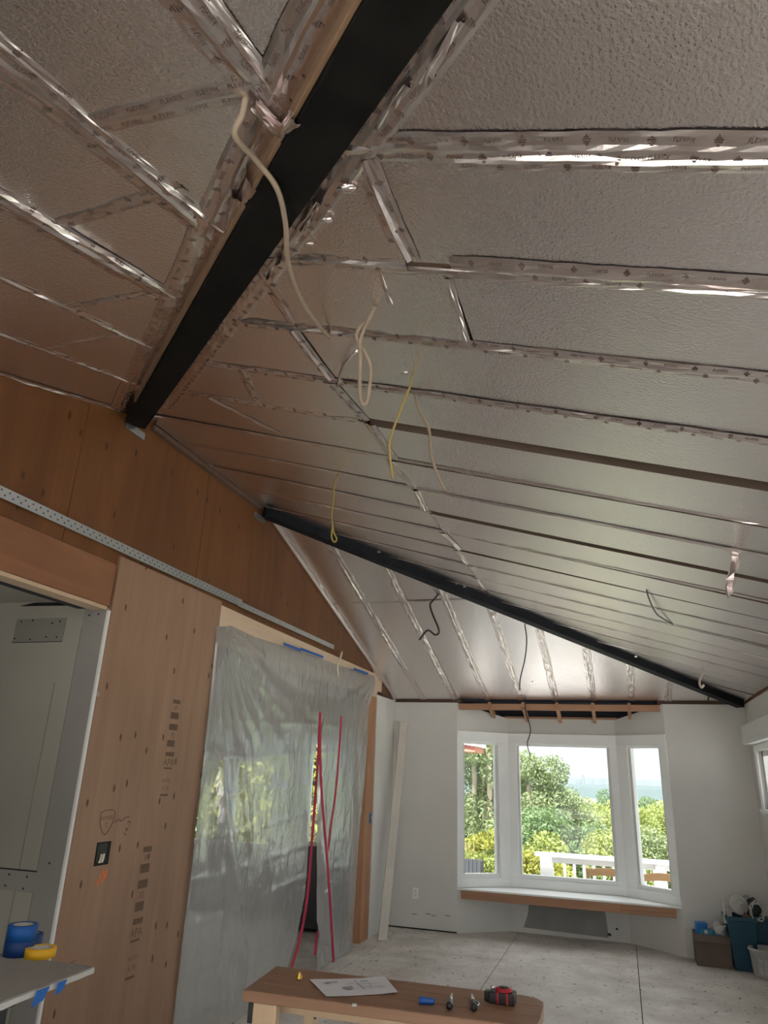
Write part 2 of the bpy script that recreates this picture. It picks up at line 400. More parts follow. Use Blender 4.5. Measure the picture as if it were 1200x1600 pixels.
MB().box(-.14, -.012, YN, 8.0, 2.70, 2.86).build('top_plate', 'fir_board', wl)
MB().box(-.20, -.145, YN - .1, YF + .13, 2.40, 3.80).build('light_seal_backing', 'void_dark', wl)  # unseen dark backing added to stop light leaking past the plywood
MB().prism([(-.012, 8.03, 2.472), (-.012, YF, 2.472), (-.012, YF, zC(0, YF) + .04), (-.012, 8.03, zC(0, 8.03) + .04)], (.012, 0, 0)).build('plywood_filler', 'plywood_old', wl)
# header board over the near opening + its underside
MB().box(-.10, .018, YN, 3.145, 2.405, 2.64).build('header_board', 'fir_board', wl, bevel=.003)
MB().box(-.09, .004, YN, 3.14, 2.385, 2.404).build('header_underside', 'pine_y', wl)
MB().box(-.14, -.002, YN, 1.5, 0, 2.384).build('passage_light_block', 'drywall_white', wl)  # unseen wall piece added to keep light out of the passage
# new plywood panel
pan = MB().box(-.004, .018, 3.165, 4.285, 0.0, 2.695).build('plywood_panel', 'plywood_new', wl)
pan['label'] = 'lighter new plywood panel'
for y in (3.19, 3.70, 4.24):
    MB().box(-.10, -.004, y - .02, y + .02, 0, 2.68).build('stud', 'fir_stud', wl)
# pale header above the plastic
MB().prism([(-.011, 4.29, 2.40), (-.011, 8.03, 2.40), (-.011, 8.03, 2.60), (-.011, 7.86, 2.655), (-.011, 4.9, 2.665), (-.011, 4.29, 2.672)], (.019, 0, 0)).build('pale_header', 'fir_pale', wl)
# post at the far side of the wide opening
post = MB().box(-.14, .004, 7.62, 7.87, 0, 2.40).build('post', 'fir_stud', wl, bevel=.003)
bxp = MB().box(.004, .010, 7.775, 7.835, 1.09, 1.19).build('outlet_box', 'bright_blue', wl)
MB().box(.0101, .0125, 7.79, 7.805, 1.11, 1.17).build('box_tab', 'black_plastic', bxp)
MB().box(.0101, .0125, 7.812, 7.826, 1.12, 1.16).build('box_tab', 'cable_white', bxp)
# white stub of the left wall
MB().box(-.14, .012, 7.875, YF, 0.0, 2.43).build('drywall_stub', 'drywall_white', wl)
MB().box(-.14, .008, 7.875, YF, 2.43, 2.47).build('top_plate', 'rafter_brown', wl)
# bottom plate lying across the opening
bp_ = MB().box(-.085, .004, 4.29, 5.05, 0.0, .04).build('bottom_plate', 'pine_y', wl, bevel=.003)
# foil covered rake strip where the far slope meets the plywood
MB().bar((.02, Y2 + .05, HR - .045), (.02, YF - .03, H0 + .0), .045, .035).build('rake_strip', 'foil_tape', wl, bevel=.004)
MB().bar((.012, Y1 + .05, HR - .03), (.012, Y2 - .02, HR - .03), .03, .03).build('rake_strip', 'rafter_brown', wl)

# ------------------------------------------------------------------ side passage seen through the near opening
ws = struct(MB().box(-2.9, -.115, 3.155, 3.30, 0, 2.46).build('wall_passage', 'drywall_shaded'))
def flush(name, mat, x0, x1, z0, z1, d=.004, parent=ws): return MB().box(x0, x1, 3.155 - d, 3.1545, z0, z1).build(name, mat, parent)
MB().box(-.145, .0, 3.148, 3.165, 0.0, 2.40).build('drywall_strip', 'drywall_grey', ws)
MB().box(.0, .012, 3.147, 3.1655, 0.0, 2.385).build('corner_bead', 'trim_grey', ws)
pt = flush('drywall_patch', 'drywall_patch', -.603, -.262, 2.222, 2.352, .005)
flush('patch_shadow_line', 'dark_gap', -.606, -.262, 2.219, 2.222, .0052)
for x in (-.58, -.49, -.37, -.285):
    for z in (2.335, 2.243):
        MB().lathe([(.005, 0), (.005, .0015)], n=8).xf(Matrix.Translation((x + rnd.uniform(-.02, .02), 3.150, z + rnd.uniform(-.015, .01))) @ Matrix.Rotation(math.pi / 2, 4, 'X')).build('screw_head', 'dark_gap', pt)
bd = flush('drywall_band', 'drywall_grey', -2.9, -.146, 1.005, 1.095, .005)
flush('joint_gap', 'dark_gap', -2.9, -.146, 1.095, 1.101, .0045)
flush('joint_gap', 'dark_gap', -.149, -.1455, 0, 2.30, .0045)
flush('taped_joint', 'drywall_patch', -.262, -.258, 0, 2.0, .003)
for x, z in ((-.31, 1.075), (-.20, 1.072), (-.32, 1.025), (-.21, 1.02), (-.08, 1.14), (-.11, 2.36), (-.05, 2.365)):
    MB().lathe([(.005, 0), (.005, .0015)], n=8).xf(Matrix.Translation((x, 3.150 if x < -.146 else 3.148, z)) @ Matrix.Rotation(math.pi / 2, 4, 'X')).build('screw_head', 'dark_gap', bd)
cp = struct(MB().box(-2.9, -.095, YN, 3.30, 2.452, 2.60).build('ceiling_passage', 'drywall_shaded'))
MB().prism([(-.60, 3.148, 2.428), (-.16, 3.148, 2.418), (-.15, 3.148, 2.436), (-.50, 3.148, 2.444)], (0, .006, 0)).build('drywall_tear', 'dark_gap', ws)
struct(MB().box(-3.0, -2.9, YN - .13, 3.3, 0, 2.6).build('wall_passage_side', 'drywall_shaded'))

# ------------------------------------------------------------------ room behind the plastic: walls, ceiling and a window in its far wall
wb = struct(MB().box(-4.2, -2.85, YF, YF + .15, 0, 2.46).build('wall_back_room', 'drywall_shaded'))
MB().box(-2.85, -1.50, YF, YF + .15, 0, .68).build('wall_section', 'drywall_shaded', wb)
MB().box(-2.85, -1.50, YF, YF + .15, 1.72, 2.46).build('wall_section', 'drywall_shaded', wb)
MB().box(-1.50, -1.10, YF, YF + .15, 0, 2.46).build('wall_section', 'drywall_shaded', wb)
MB().box(-1.10, -.84, YF, YF + .15, 1.95, 2.46).build('wall_section', 'drywall_shaded', wb)
MB().box(-1.10, -.84, YF, YF + .15, 0, .35).build('wall_section', 'drywall_shaded', wb)
MB().box(-.84, -.14, YF, YF + .15, 0, 2.46).build('wall_section', 'drywall_shaded', wb)
struct(MB().box(-4.3, -4.2, 3.3, YF + .15, 0, 2.46).build('wall_back_room', 'drywall_shaded'))
struct(MB().box(-4.2, -.14, 3.3, YF, 2.46, 2.6).build('ceiling_back_room', 'drywall_shaded'))
def bar_window(n, x0, x1, z0, z1, mull):
    w = struct(MB().box(x0, x0 + .05, YF + .03, YF + .09, z0, z1).build('window_%d' % n, 'trim_white'))
    MB().box(x1 - .05, x1, YF + .03, YF + .09, z0, z1).build('window_frame', 'trim_white', w)
    MB().box(x0, x1, YF + .03, YF + .09, z0, z0 + .05).build('window_frame', 'trim_white', w)
    MB().box(x0, x1, YF + .03, YF + .09, z1 - .05, z1).build('window_frame', 'trim_white', w)
    for m in mull: MB().box(m - .09, m + .09, YF + .02, YF + .10, z0, z1).build('mullion', 'trim_grey', w)
    MB().box(x0 + .02, x1 - .02, YF + .055, YF + .061, z0 + .02, z1 - .02).build('pane', 'glass', w)
bar_window(4, -2.85, -1.50, .68, 1.72, (-2.17,))
bar_window(5, -1.10, -.84, .35, 1.95, ())

# ------------------------------------------------------------------ far wall with bay
BX0, BX1, CX0, CX1, BY, SEAT = .785, 3.088, 1.328, 2.572, 8.97, .44
wf = struct(MB().box(.012, BX0, YF, YF + .13, 0, 2.415).build('wall_far', 'drywall_white'))
MB().box(BX1, W + .15, YF, YF + .13, 0, 2.415).build('wall_section', 'drywall_white', wf)
MB().box(-.1, BX0 + .05, YF + .01, YF + .13, 2.415, 2.66).build('top_plate', 'rafter_brown', wf)
MB().box(BX1 - .05, W + .15, YF + .01, YF + .13, 2.415, 2.66).build('top_plate', 'rafter_brown', wf)
# chipped paint line low on the far wall
for i in range(9):
    x = .12 + i * .075 + rnd.uniform(-.02, .02); z = .135 + rnd.uniform(-.02, .02)
    if i in (2, 4, 5, 7): MB().prism([(x, YF - .0015, z), (x + .05, YF - .0015, z - .004), (x + .065, YF - .0015, z + .008), (x + .01, YF - .0015, z + .012)], (0, .001, 0)).build('paint_chip', 'dust', wf)
MB().box(.012, BX0, YF - .006, YF, 0.0, .012).build('floor_gap', 'dark_gap', wf)
op = MB().box(.285, .352, YF - .006, YF, .295, .405).build('outlet_plate', 'trim_white', wf, bevel=.004)
MB().box(.306, .331, YF - .0075, YF - .006, .315, .345).build('socket', 'trim_grey', op); MB().box(.306, .331, YF - .0075, YF - .006, .355, .385).build('socket', 'trim_grey', op)

def bay_face(n, P0, P1, ztop0, ztop1, fl0, fr0, inv=1):
    """one face of the bay: sill wall, head wall, and a window unit with casing, stiles, sash and pane. P0->P1 in plan, inside on the right-hand side"""
    P0 = Vector((P0[0], P0[1], 0)); P1 = Vector((P1[0], P1[1], 0)); d = (P1 - P0); Lw = d.length; d.normalize(); nrm = Vector((d.y, -d.x, 0))  # towards room
    def slab(u0, u1, z0, z1, a, b, z1b=None):
        m = MB(); z1b = z1 if z1b is None else z1b
        q = [P0 + d * u0 + nrm * a + Vector((0, 0, z0)), P0 + d * u1 + nrm * a + Vector((0, 0, z0)), P0 + d * u1 + nrm * a + Vector((0, 0, z1b)), P0 + d * u0 + nrm * a + Vector((0, 0, z1))]
        return m.prism(q, nrm * (b - a))
    slab(0, Lw, 0, .50, -.12, 0).build('sill_wall', 'drywall_white', wf)
    slab(0, Lw, 2.03, ztop0, -.12, 0, ztop1).build('head_wall', 'drywall_white', wf)
    w = struct(slab(0, Lw, 1.985, 2.09, -.02, .016).build('window_%d' % n, 'trim_white', None, bevel=.003))
    slab(.0, Lw, 2.086, 2.096, -.02, .024).build('head_cap', 'trim_white', w)
    slab(.0, Lw, SEAT, .535, -.04, .010).build('apron', 'trim_white', w, bevel=.003)
    slab(.0, fl0 - .03, .53, 1.985, -.06, .012).build('casing', 'trim_white', w, bevel=.003)
    slab(Lw - fr0 + .03, Lw, .53, 1.985, -.06, .012).build('casing', 'trim_white', w, bevel=.003)
    slab(fl0 - .035, fl0, .545, 1.975, -.075, -.012).build('sash_stile', 'trim_grey', w, bevel=.002)
    slab(Lw - fr0, Lw - fr0 + .035, .545, 1.975, -.075, -.012).build('sash_stile', 'trim_grey', w, bevel=.002)
    slab(fl0 - .035, Lw - fr0 + .035, .535, .575, -.075, -.010).build('sash_rail', 'trim_white', w, bevel=.002)
    slab(fl0 - .035, Lw - fr0 + .035, 1.955, 1.99, -.075, -.010).build('sash_rail', 'trim_white', w, bevel=.002)
    slab(fl0 - .01, Lw - fr0 + .01, .56, 1.97, -.052, -.047).build('pane', 'glass', w)
    return w
ZB = 2.27
bay_face(1, (BX0, YF), (CX0, BY), 2.415, ZB, .105, .17)
bay_face(2, (CX0, BY), (CX1, BY), ZB, ZB, .125, .115)
bay_face(3, (CX1, BY), (BX1, YF), ZB, 2.415, .175, .115)
# bare skim patch under the seat
MB().prism([(1.45, BY - .003, .05), (2.35, BY - .003, .03), (2.33, BY - .003, .26), (2.28, BY - .003, .33), (1.75, BY - .003, .35), (1.52, BY - .003, .30), (1.50, BY - .003, .18)], (0, .0025, 0)).build('bare_plaster_patch', 'skim_grey', wf)
for (x, z, w_) in ((1.5, .345, .10), (1.66, .352, .16), (1.9, .345, .22), (2.2, .33, .07), (2.33, .06, .05), (2.42, .12, .03)):
    MB().prism([(x, BY - .006, z), (x + w_, BY - .006, z - .012), (x + w_ * .8, BY - .006, z + .012), (x + .02, BY - .006, z + .014)], (0, .0035, 0)).build('plaster_chip', 'dark_gap', wf)
# open framing over the bay
fr_ = struct(MB().box(BX0 + .03, BX1 - .03, YF - .01, YF + .035, 2.335, 2.405).build('trim_1', 'fir_x', None, bevel=.003))
MB().box(CX0 - .03, CX1 + .03, BY - .03, BY + .03, 2.272, 2.292).build('lower_plate', 'fir_x', fr_)
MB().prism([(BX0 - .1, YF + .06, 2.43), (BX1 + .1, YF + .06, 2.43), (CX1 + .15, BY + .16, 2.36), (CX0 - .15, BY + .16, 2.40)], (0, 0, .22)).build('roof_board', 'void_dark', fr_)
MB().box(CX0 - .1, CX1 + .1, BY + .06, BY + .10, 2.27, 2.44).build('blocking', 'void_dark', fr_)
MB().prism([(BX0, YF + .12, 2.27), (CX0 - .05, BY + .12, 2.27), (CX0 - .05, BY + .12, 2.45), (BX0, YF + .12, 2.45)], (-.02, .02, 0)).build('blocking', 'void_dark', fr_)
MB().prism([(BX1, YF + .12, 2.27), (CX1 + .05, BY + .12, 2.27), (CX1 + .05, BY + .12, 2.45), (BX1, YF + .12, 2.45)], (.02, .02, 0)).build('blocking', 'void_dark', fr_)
for x in (1.18, 1.57, 1.955, 2.35, 2.74):
    ye = BY if CX0 < x < CX1 else (YF + (x - BX0) / (CX0 - BX0) * .4 if x < CX0 else YF + (BX1 - x) / (BX1 - CX1) * .4)
    MB().bar((x, YF - .03, 2.395), (x, ye + .01, 2.395 - .32 * (ye - YF + .04)), .036, .06).build('rafter_tail', 'fir_x', fr_)
# window seat: white top board on a fir fascia
seat = MB().prism([(BX0 + .005, YF - .02, SEAT - .018), (BX1 - .005, YF - .02, SEAT - .018), (CX1 - .005, BY - .015, SEAT - .018), (CX0 + .005, BY - .015, SEAT - .018)], (0, 0, .018))
st = empty('bay_shelf', 'white window seat board on a bare fir fascia across the bay', 'window seat', (1.93, 8.6, .28))
world_child(seat.build('seat_board', 'trim_white', None, bevel=.003), st)
world_child(MB().box(BX0 + .05, BX1 - .06, YF + .0, YF + .038, .335, SEAT - .019).build('fascia', 'fir_x', None, bevel=.003), st)
world_child(MB().box(2.5, BX1 - .06, YF - .012, YF - .001, .375, SEAT - .019).build('splice_board', 'fir_x', None, bevel=.002), st)
for x in (1.0, 1.9, 2.85): world_child(MB().box(x - .02, x + .02, YF + .04, BY - .16 if 1.3 < x < 2.6 else YF + .12, .35, SEAT - .02).build('support', 'fir_stud', None), st)

# ------------------------------------------------------------------ right wall with windows, near wall with an added glazed opening
def wall_x(name, x0, x1, y0, y1, z0, z1, holes, mat):
    """wall slab in the y-z plane with rectangular holes, as separate sections of one structure"""
    ycuts = sorted(set([y0, y1] + [h for H in holes for h in H[:2]])); root = None
    for a, b in zip(ycuts[:-1], ycuts[1:]):
        H = [h for h in holes if h[0] <= a and b <= h[1]]
        segs = [(z0, z1)] if not H else [(z0, H[0][2]), (H[0][3], z1)]
        for p, q in segs:
            if q - p < .01: continue
            o = MB().box(x0, x1, a, b, p, q).build(name if root is None else 'wall_section', mat, root)
            if root is None: root = struct(o)
    return root
holes_r = [(6.6, 8.12, 1.40, 1.93), (3.6, 6.1, .10, 2.08), (-.4, 1.0, .05, 2.08)]  # last two are unseen windows, added to flood the room with daylight
wr = wall_x('wall_right', W, W + .13, YN - .1, YF, 0, 2.415, holes_r, 'drywall_white')
MB().box(W + .01, W + .12, YN - .1, YF, 2.415, 2.66).build('top_plate', 'fir_board', wr)
for i, (a, b, c, d) in enumerate(holes_r):
    w = struct(MB().box(W - .018, W, a - .075, a, c - .06, d + .06).build('window_%d' % (6 + i), 'trim_white', None, bevel=.003))
    MB().box(W - .018, W, b, b + .075, c - .06, d + .06).build('casing', 'trim_white', w, bevel=.003)
    MB().box(W - .028, W - .018, b + .02, b + .045, c - .06, d + .06).build('casing_bead', 'trim_white', w, bevel=.003)
    MB().box(W - .018, W, a, b, d, d + .06).build('casing', 'trim_white', w); MB().box(W - .05, W + .02, a - .05, b + .05, c - .03, c).build('stool', 'trim_white', w)
    for u, v in ((a, a + .05), (b - .05, b), ((a + b) / 2 - .03, (a + b) / 2 + .03)): MB().box(W + .03, W + .09, u, v, c, d).build('sash_stile', 'trim_grey', w, bevel=.003)
    MB().box(W + .03, W + .09, a, b, c, c + .05).build('sash_rail', 'trim_grey', w); MB().box(W + .03, W + .09, a, b, d - .05, d).build('sash_rail', 'trim_grey', w)
    MB().box(W + .055, W + .06, a + .03, b - .03, c + .03, d - .03).build('pane', 'glass', w)
# near wall (behind the camera) with an unseen glazed opening, added to let daylight in
wn = struct(MB().box(-2.9, .95, YN - .13, YN, 0, 2.12).build('wall_near', 'drywall_white'))
MB().box(3.6, W + .13, YN - .13, YN, 0, 2.12).build('wall_section', 'drywall_white', wn)
MB().box(-2.9, W + .13, YN - .13, YN, 2.12, 2.66).build('wall_section', 'drywall_white', wn)
dn = struct(MB().box(.95, 1.03, YN - .10, YN - .02, 0, 2.12).build('added_glazing_1', 'trim_white'))
for x in (2.2, 3.52): MB().box(x, x + .08, YN - .10, YN - .02, 0, 2.12).build('door_frame', 'trim_white', dn)
MB().box(.95, 3.6, YN - .10, YN - .02, 2.04, 2.12).build('door_frame', 'trim_white', dn)
MB().box(1.03, 3.52, YN - .065, YN - .058, .05, 2.06).build('pane', 'glass', dn)

# ------------------------------------------------------------------ ceiling: roof deck, rafters, foil faced insulation panels, foil tape
def clip(poly, a, b, c):
    """keep a*x+b*y<=c"""
    out = []
    for i in range(len(poly)):
        p, q = poly[i], poly[(i + 1) % len(poly)]; dp = a * p[0] + b * p[1] - c; dq = a * q[0] + b * q[1] - c
        if dp <= 0: out.append(p)
        if (dp < 0 < dq) or (dq < 0 < dp):
            t = dp / (dp - dq); out.append((p[0] + (q[0] - p[0]) * t, p[1] + (q[1] - p[1]) * t))
    return out
K2 = (YF - Y2) / W                      # plan slope of far hip
REG = {'A': [(1, 1, Y1)], 'B': [(-1, -1, -Y1), (-K2, 1, Y2)], 'C': [(K2, -1, -Y2)]}
ZF = {'A': zA, 'B': zB, 'C': zC}
NR = {'A': Vector((0, S, -1)).normalized(), 'B': Vector((-S, 0, -1)).normalized(), 'C': Vector((0, -SC, -1)).normalized()}
def lift(R, p, off=0.0):
    v = Vector((p[0], p[1], ZF[R](p[0], p[1]))); return v + NR[R] * off
CEIL = {}
for R, poly in (('A', [(-.05, YN - .1), (W + .1, YN - .1), (-.05, Y1 + .05)]), ('B', [(-.05, Y1 + .05), (W + .1, YN - .1), (W + .1, YF + .1), (-.05, Y2 - .05)]), ('C', [(-.05, Y2 - .05), (W + .1, YF + .1), (-.05, YF + .1)])):
    CEIL[R] = struct(MB().prism([lift(R, p, -.16) for p in poly], (0, 0, .10)).build('ceiling', 'void_dark'))
for P_, D_, L_ in ((Vector((0, Y1, HR)), Vector((1, -1, -S)), W + .1), (Vector((0, Y2, HR)), Vector((1, K2, -S)), W + .1)):
    MB().bar(P_ + Vector((0, 0, .21)) - D_ * .08, P_ + D_ * L_ + Vector((0, 0, .21)), .7, .05).build('hip_light_seal', 'void_dark', CEIL['B'])  # unseen cover added over both hips to block light leaks
def panel(R, rect, g=.008, jitter=.003, extra=()):
    x0, x1, y0, y1 = rect
    poly = [(x0 + g, y0 + g), (x1 - g, y0 + g), (x1 - g, y1 - g), (x0 + g, y1 - g)]
    for c in REG[R] + list(extra): poly = clip(poly, c[0], c[1], c[2] - .075 * math.hypot(c[0], c[1]) * .3)
    if len(poly) < 3: return
    cx = sum(p[0] for p in poly) / len(poly); cy = sum(p[1] for p in poly) / len(poly)
    o = rnd.uniform(-jitter, jitter); tx, ty = rnd.uniform(-.004, .004), rnd.uniform(-.004, .004)
    q = [lift(R, p, o + tx * (p[0] - cx) + ty * (p[1] - cy)) for p in poly]
    po = MB().prism(q, -NR[R] * .045).build('foil_panel', 'foil', CEIL[R])
    po.data.materials.append(MATS['foam_edge'])
    for f in po.data.polygons[2:]: f.material_index = 1
def rafter(R, axis, v, a, b):
    """dark rafter edge above a joint"""
    P = [(v, a), (v, b)] if axis == 'x' else [(a, v), (b, v)]
    MB().bar(lift(R, P[0], -.085), lift(R, P[1], -.085), .038, .12, up=-NR[R]).build('rafter', 'rafter_brown', CEIL[R])
# --- slope B (main): joints at constant y
YJ = [1.155 + .395 * k for k in range(-5, 19)]
YJ[9] = 2.70
cross = {1.155: 2.14, 1.55: 2.24}
for k in range(len(YJ) - 1):
    a, b = YJ[k], YJ[k + 1]
    xL = max(0.0, Y1 - b, (a - Y2) / K2 if a > Y2 else 0); 
    if b > YF: break
    rafter('B', 'y', a, max(.02, Y1 - a, (a - Y2) / K2), W)
    xc = 2.14 if k == 5 else (2.24 if k == 6 else 1.60)
    g = .010
    wide = {9: .030, 10: .012, 12: .016, 13: .008, 14: .012}
    ga = wide.get(k, 0); gb = wide.get(k + 1, 0)
    for (p, q) in ((0.0, xc), (xc, W)):
        panel('B', (p, q, a + (ga if p > 0 else 0), b - (gb if p > 0 else 0)), g)
# last far piece
panel('B', (0, W, YJ[k], YF - .02), .01)
# --- slope A (near): joints at constant x
XA = [.02, .443, .847, 1.215, 1.605, 2.0, 2.39, 2.78, 3.17, 3.56, 3.9]
crossA = {3: 1.17, 4: .885, 2: 1.63, 1: 1.95, 0: 1.2}
for k in range(len(XA) - 1):
    a, b = XA[k], XA[k + 1]
    rafter('A', 'x', a if k else .04, YN, Y1 - a)
    yc = crossA.get(k, .1)
    panel('A', (a, b, YN, yc), .009); panel('A', (a, b, yc, Y1), .009)
# --- slope C (far): joints at constant x, sheets break at y = 6.27
XC = [.02, .38, .765, 1.165, 1.56, 1.95, 2.36, 2.77, 3.15, 3.55, 3.9]
for k in range(len(XC) - 1):
    a, b = XC[k], XC[k + 1]
    rafter('C', 'x', a if k else .04, Y2 + K2 * a, YF)
    panel('C', (a, b, Y2, 6.27), .009); panel('C', (a, b, 6.27, YF - .03), .009)

# --- foil tape ribbons with printed lettering
WORDS = [text_mesh('FLEXFIX', 1.0, .2)]
def tri_logo():
    vs, fs = [], []
    for i in range(5):                       # hatched diamond
        y = .5 - i * .22; w = .55 - abs(y) * .9
        k = len(vs); vs += [Vector((-w, y, 0)), Vector((w, y, 0)), Vector((w - .05, y - .13, 0)), Vector((-w + .05, y - .13, 0))]; fs.append((k + 3, k + 2, k + 1, k))
    return vs, fs
LOGO = tri_logo()
def tape(R, p0, p1, width=.07, seed=0, amp=.006, n=None, marks=0.0, msize=.02, offs=.004, ridge=.006, name='foil_tape', parent=None, nrm=None, lettering=True, pts3=None):
    """a crinkled foil tape strip on slope R between two plan points (or two 3-D points with nrm)"""
    if pts3: A3, B3 = Vector(pts3[0]), Vector(pts3[1]); N = Vector(nrm).normalized()
    else: A3, B3, N = lift(R, p0), lift(R, p1), NR[R]
    d = B3 - A3; Ln = d.length; d.normalize(); sd = N.cross(d).normalized()
    n = n or max(6, int(Ln / .035)); m = 8
    def P(u, v):            # u metres along, v -0.5..0.5 across
        h = offs + amp * (nz(u * 9 + seed * 13.1, v * 2.2, seed) * .9 + nz(u * 31 + seed, v * 7, seed * 3.7) * .35)
        h += ridge * math.exp(-((v - .12 * nz(u * 2.1, seed * 1.7)) / .10) ** 2) * (.5 + .9 * nz(u * 1.7, seed * 2.3 + 5))
        h *= (1 - (2 * abs(v)) ** 6 * .75); h = max(h, .0012)
        wob = .006 * nz(u * 3.1, seed * 7.7) + .0035 * nz(u * 17, v * 5, seed)
        return A3 + d * u + sd * (v * width + wob) + N * h
    mb = MB()
    for i in range(n + 1):
        for j in range(m + 1): mb.v.append(tuple(P(Ln * i / n, j / m - .5)))
    for i in range(n):
        for j in range(m):
            k = i * (m + 1) + j; mb.f.append((k, k + 1, k + m + 2, k + m + 1))
    o = mb.build(name, 'foil_tape', parent or CEIL[R])
    if marks:
        ink = MB(); rr = random.Random(seed * 31 + 5); u = .03; row = 0
        while u < Ln - .03:
            for v0 in (-.26, .26):
                uu = u + (.5 / marks if v0 > 0 else 0) + rr.uniform(-.004, .004)
                if uu > Ln - .02: continue
                vs, fs = WORDS[0] if (row + (v0 > 0)) % 2 == 0 or not lettering else LOGO
                sc = msize * (.55 if vs is WORDS[0][0] else .9)
                q = [P(uu + p.x * sc, v0 + p.y * sc * 1.3 / width) + N * .0012 for p in vs]
                ink.add(q, fs)
            u += 1.0 / marks; row += 1
        if ink.v: ink.build('printed_lettering', 'ink', o)
    return o
sd_ = 1
def T(R, p0, p1, **k):
    global sd_; sd_ += 1; return tape(R, p0, p1, seed=sd_, **k)
# B joints, from near to far
hx = lambda y: max(.02, Y1 - y + .03, (y - Y2) / K2 + .06)
T('B', (hx(1.155), 1.140), (W, 1.150), width=.085, marks=16, ridge=.010); T('B', (2.35, 1.175), (W, 1.172), width=.06, marks=14, ridge=.012)
T('B', (hx(.76), .76), (W, .76), width=.08, marks=14); T('B', (hx(.36), .365), (W, .365), width=.08)
T('B', (hx(1.55), 1.555), (2.13, 1.552), width=.07, marks=15, ridge=.010); T('B', (2.26, 1.545), (W, 1.550), width=.085, marks=15, ridge=.008); T('B', (1.9, 1.578), (W, 1.575), width=.045, ridge=.010)
T('B', (hx(1.95), 1.95), (W, 1.945), width=.065, marks=15, ridge=.009)
T('B', (hx(2.34), 2.34), (W, 2.34), width=.055, marks=14, ridge=.007)
T('B', (hx(2.70), 2.71), (1.58, 2.70), width=.055, marks=12, ridge=.006)
for k in range(10, 21):
    y = YJ[k]
    if y > YF - .5: break
    xm = 1.62 if k in (12, 14) else W; yo = .030 if k in (10, 13) else .012
    if hx(y) < xm - .2: T('B', (hx(y), y - .012), (xm, y - yo - .003 * rnd.random()), width=.042 if k < 14 else .034, ridge=.006, amp=.004)
# B cross joints at x = 1.6 and others
for k in range(7, 17):
    a, b = YJ[k], YJ[k + 1]
    if hx(b) < 1.5: T('B', (1.60 + rnd.uniform(-.03, .03), a + .02), (1.60 + rnd.uniform(-.03, .03), b - .02), width=.055, ridge=.012 if k in (7, 8, 11, 13) else .005, marks=12 if k < 9 else 0)
T('B', (2.135, 1.17), (2.14, 1.53), width=.075, ridge=.014, marks=12)
T('B', (2.235, 1.60), (2.225, 1.92), width=.03, ridge=.004)
T('B', (2.04, 1.60), (2.02, 1.75), width=.03, ridge=.004)
T('B', (1.15, 2.35), (1.05, 2.68), width=.05, marks=10, ridge=.004); T('B', (.75, 2.72), (1.0, 3.05), width=.035, ridge=.003); T('B', (1.62, 1.62), (1.60, 1.92), width=.06, marks=10, ridge=.005)
# A joints
for k, x in enumerate(XA[1:9]):
    yt = Y1 - x - .06
    if k in (2, 3, 4, 5):
        T('A', (x - .012, YN), (x - .012, yt), width=.085, marks=15, msize=.022, ridge=.008); T('A', (x + .03, YN), (x + .024, yt), width=.04, marks=9, ridge=.014)
    else:
        T('A', (x, YN), (x, yt), width=.06, marks=10, ridge=.012)
T('A', (1.60, .875), (2.10, .905), width=.075, marks=13, msize=.026, amp=.003, ridge=.004, lettering=False)
T('A', (1.19, 1.185), (1.66, 1.145), width=.06, marks=16, amp=.004, ridge=.004); T('A', (.86, 1.635), (1.22, 1.645), width=.05, marks=14, ridge=.003)
T('A', (.46, 1.95), (.85, 1.95), width=.05, ridge=.003); T('A', (2.0, .1), (2.4, .1), width=.06, marks=14)
T('A', (.02, YN), (.02, Y1 - .1), width=.05, ridge=.010)
# C joints
for k, x in enumerate(XC[1:9]):
    y0 = Y2 + K2 * x + .05
    T('C', (x - .010, y0), (x - .010, YF - .03), width=.060, ridge=.014, amp=.009); T('C', (x + .022, y0 + .02), (x + .022, YF - .03), width=.032, ridge=.010, amp=.008)
T('C', (.05, 6.27), (.38, 6.27), width=.02, ridge=.002); T('C', (.42, 6.275), (1.40, 6.275), width=.022, ridge=.004)
T('C', (.035, Y2 + .12), (.035, YF - .05), width=.05, ridge=.012)
# tape hugging the near hip beam, with lifted flaps
HP = Vector((0, 3.115, HR)); HD = Vector((1, -1, -S))
def hip1(t, side, dz): return HP + HD * t + Vector((1, 1, 0)).normalized() * side - Vector((0, 0, dz))
def hq(t, side): return (t + side * .7071, 3.115 - t + side * .7071)
T('A', hq(.10, -.120), hq(3.3, -.120), width=.085, marks=14, msize=.020, ridge=.006, amp=.0045, offs=.006)
T('B', hq(.25, .112), hq(3.3, .112), width=.085, marks=15, msize=.020, ridge=.004, amp=.0035, offs=.006)
def flap_strip(R, p0, p1, o0, o1, w_, tilt):
    f_ = onA if R == 'A' else onB
    n_ = (NR[R] + Vector((tilt, tilt, 0))).normalized()
    T(R, None, None, pts3=(f_(*p0) + NR[R] * o0, f_(*p1) + NR[R] * o1), nrm=n_, width=w_, ridge=.014, amp=.018, offs=.008, name='loose_tape_flap')
for a in (('A', (436, 218), (462, 148), .012, .045, .040, -.8), ('A', (352, 378), (398, 268), .010, .030, .050, -.5), ('A', (348, 388), (372, 300), .030, .012, .030, -.9), ('A', (306, 470), (342, 392), .010, .030, .040, -.5),
          ('A', (252, 548), (300, 486), .008, .018, .030, -.4), ('A', (213, 604), (224, 596), .015, .025, .030, -.6), ('A', (395, 150), (450, 205), .010, .020, .030, .2),
          ('B', (668, 108), (722, 18), .030, .012, .030, .9), ('B', (592, 182), (638, 122), .020, .012, .026, .9), ('B', (470, 350), (500, 300), .012, .018, .030, .5), ('B', (415, 425), (436, 395), .010, .014, .025, .5)):
    flap_strip(*a)

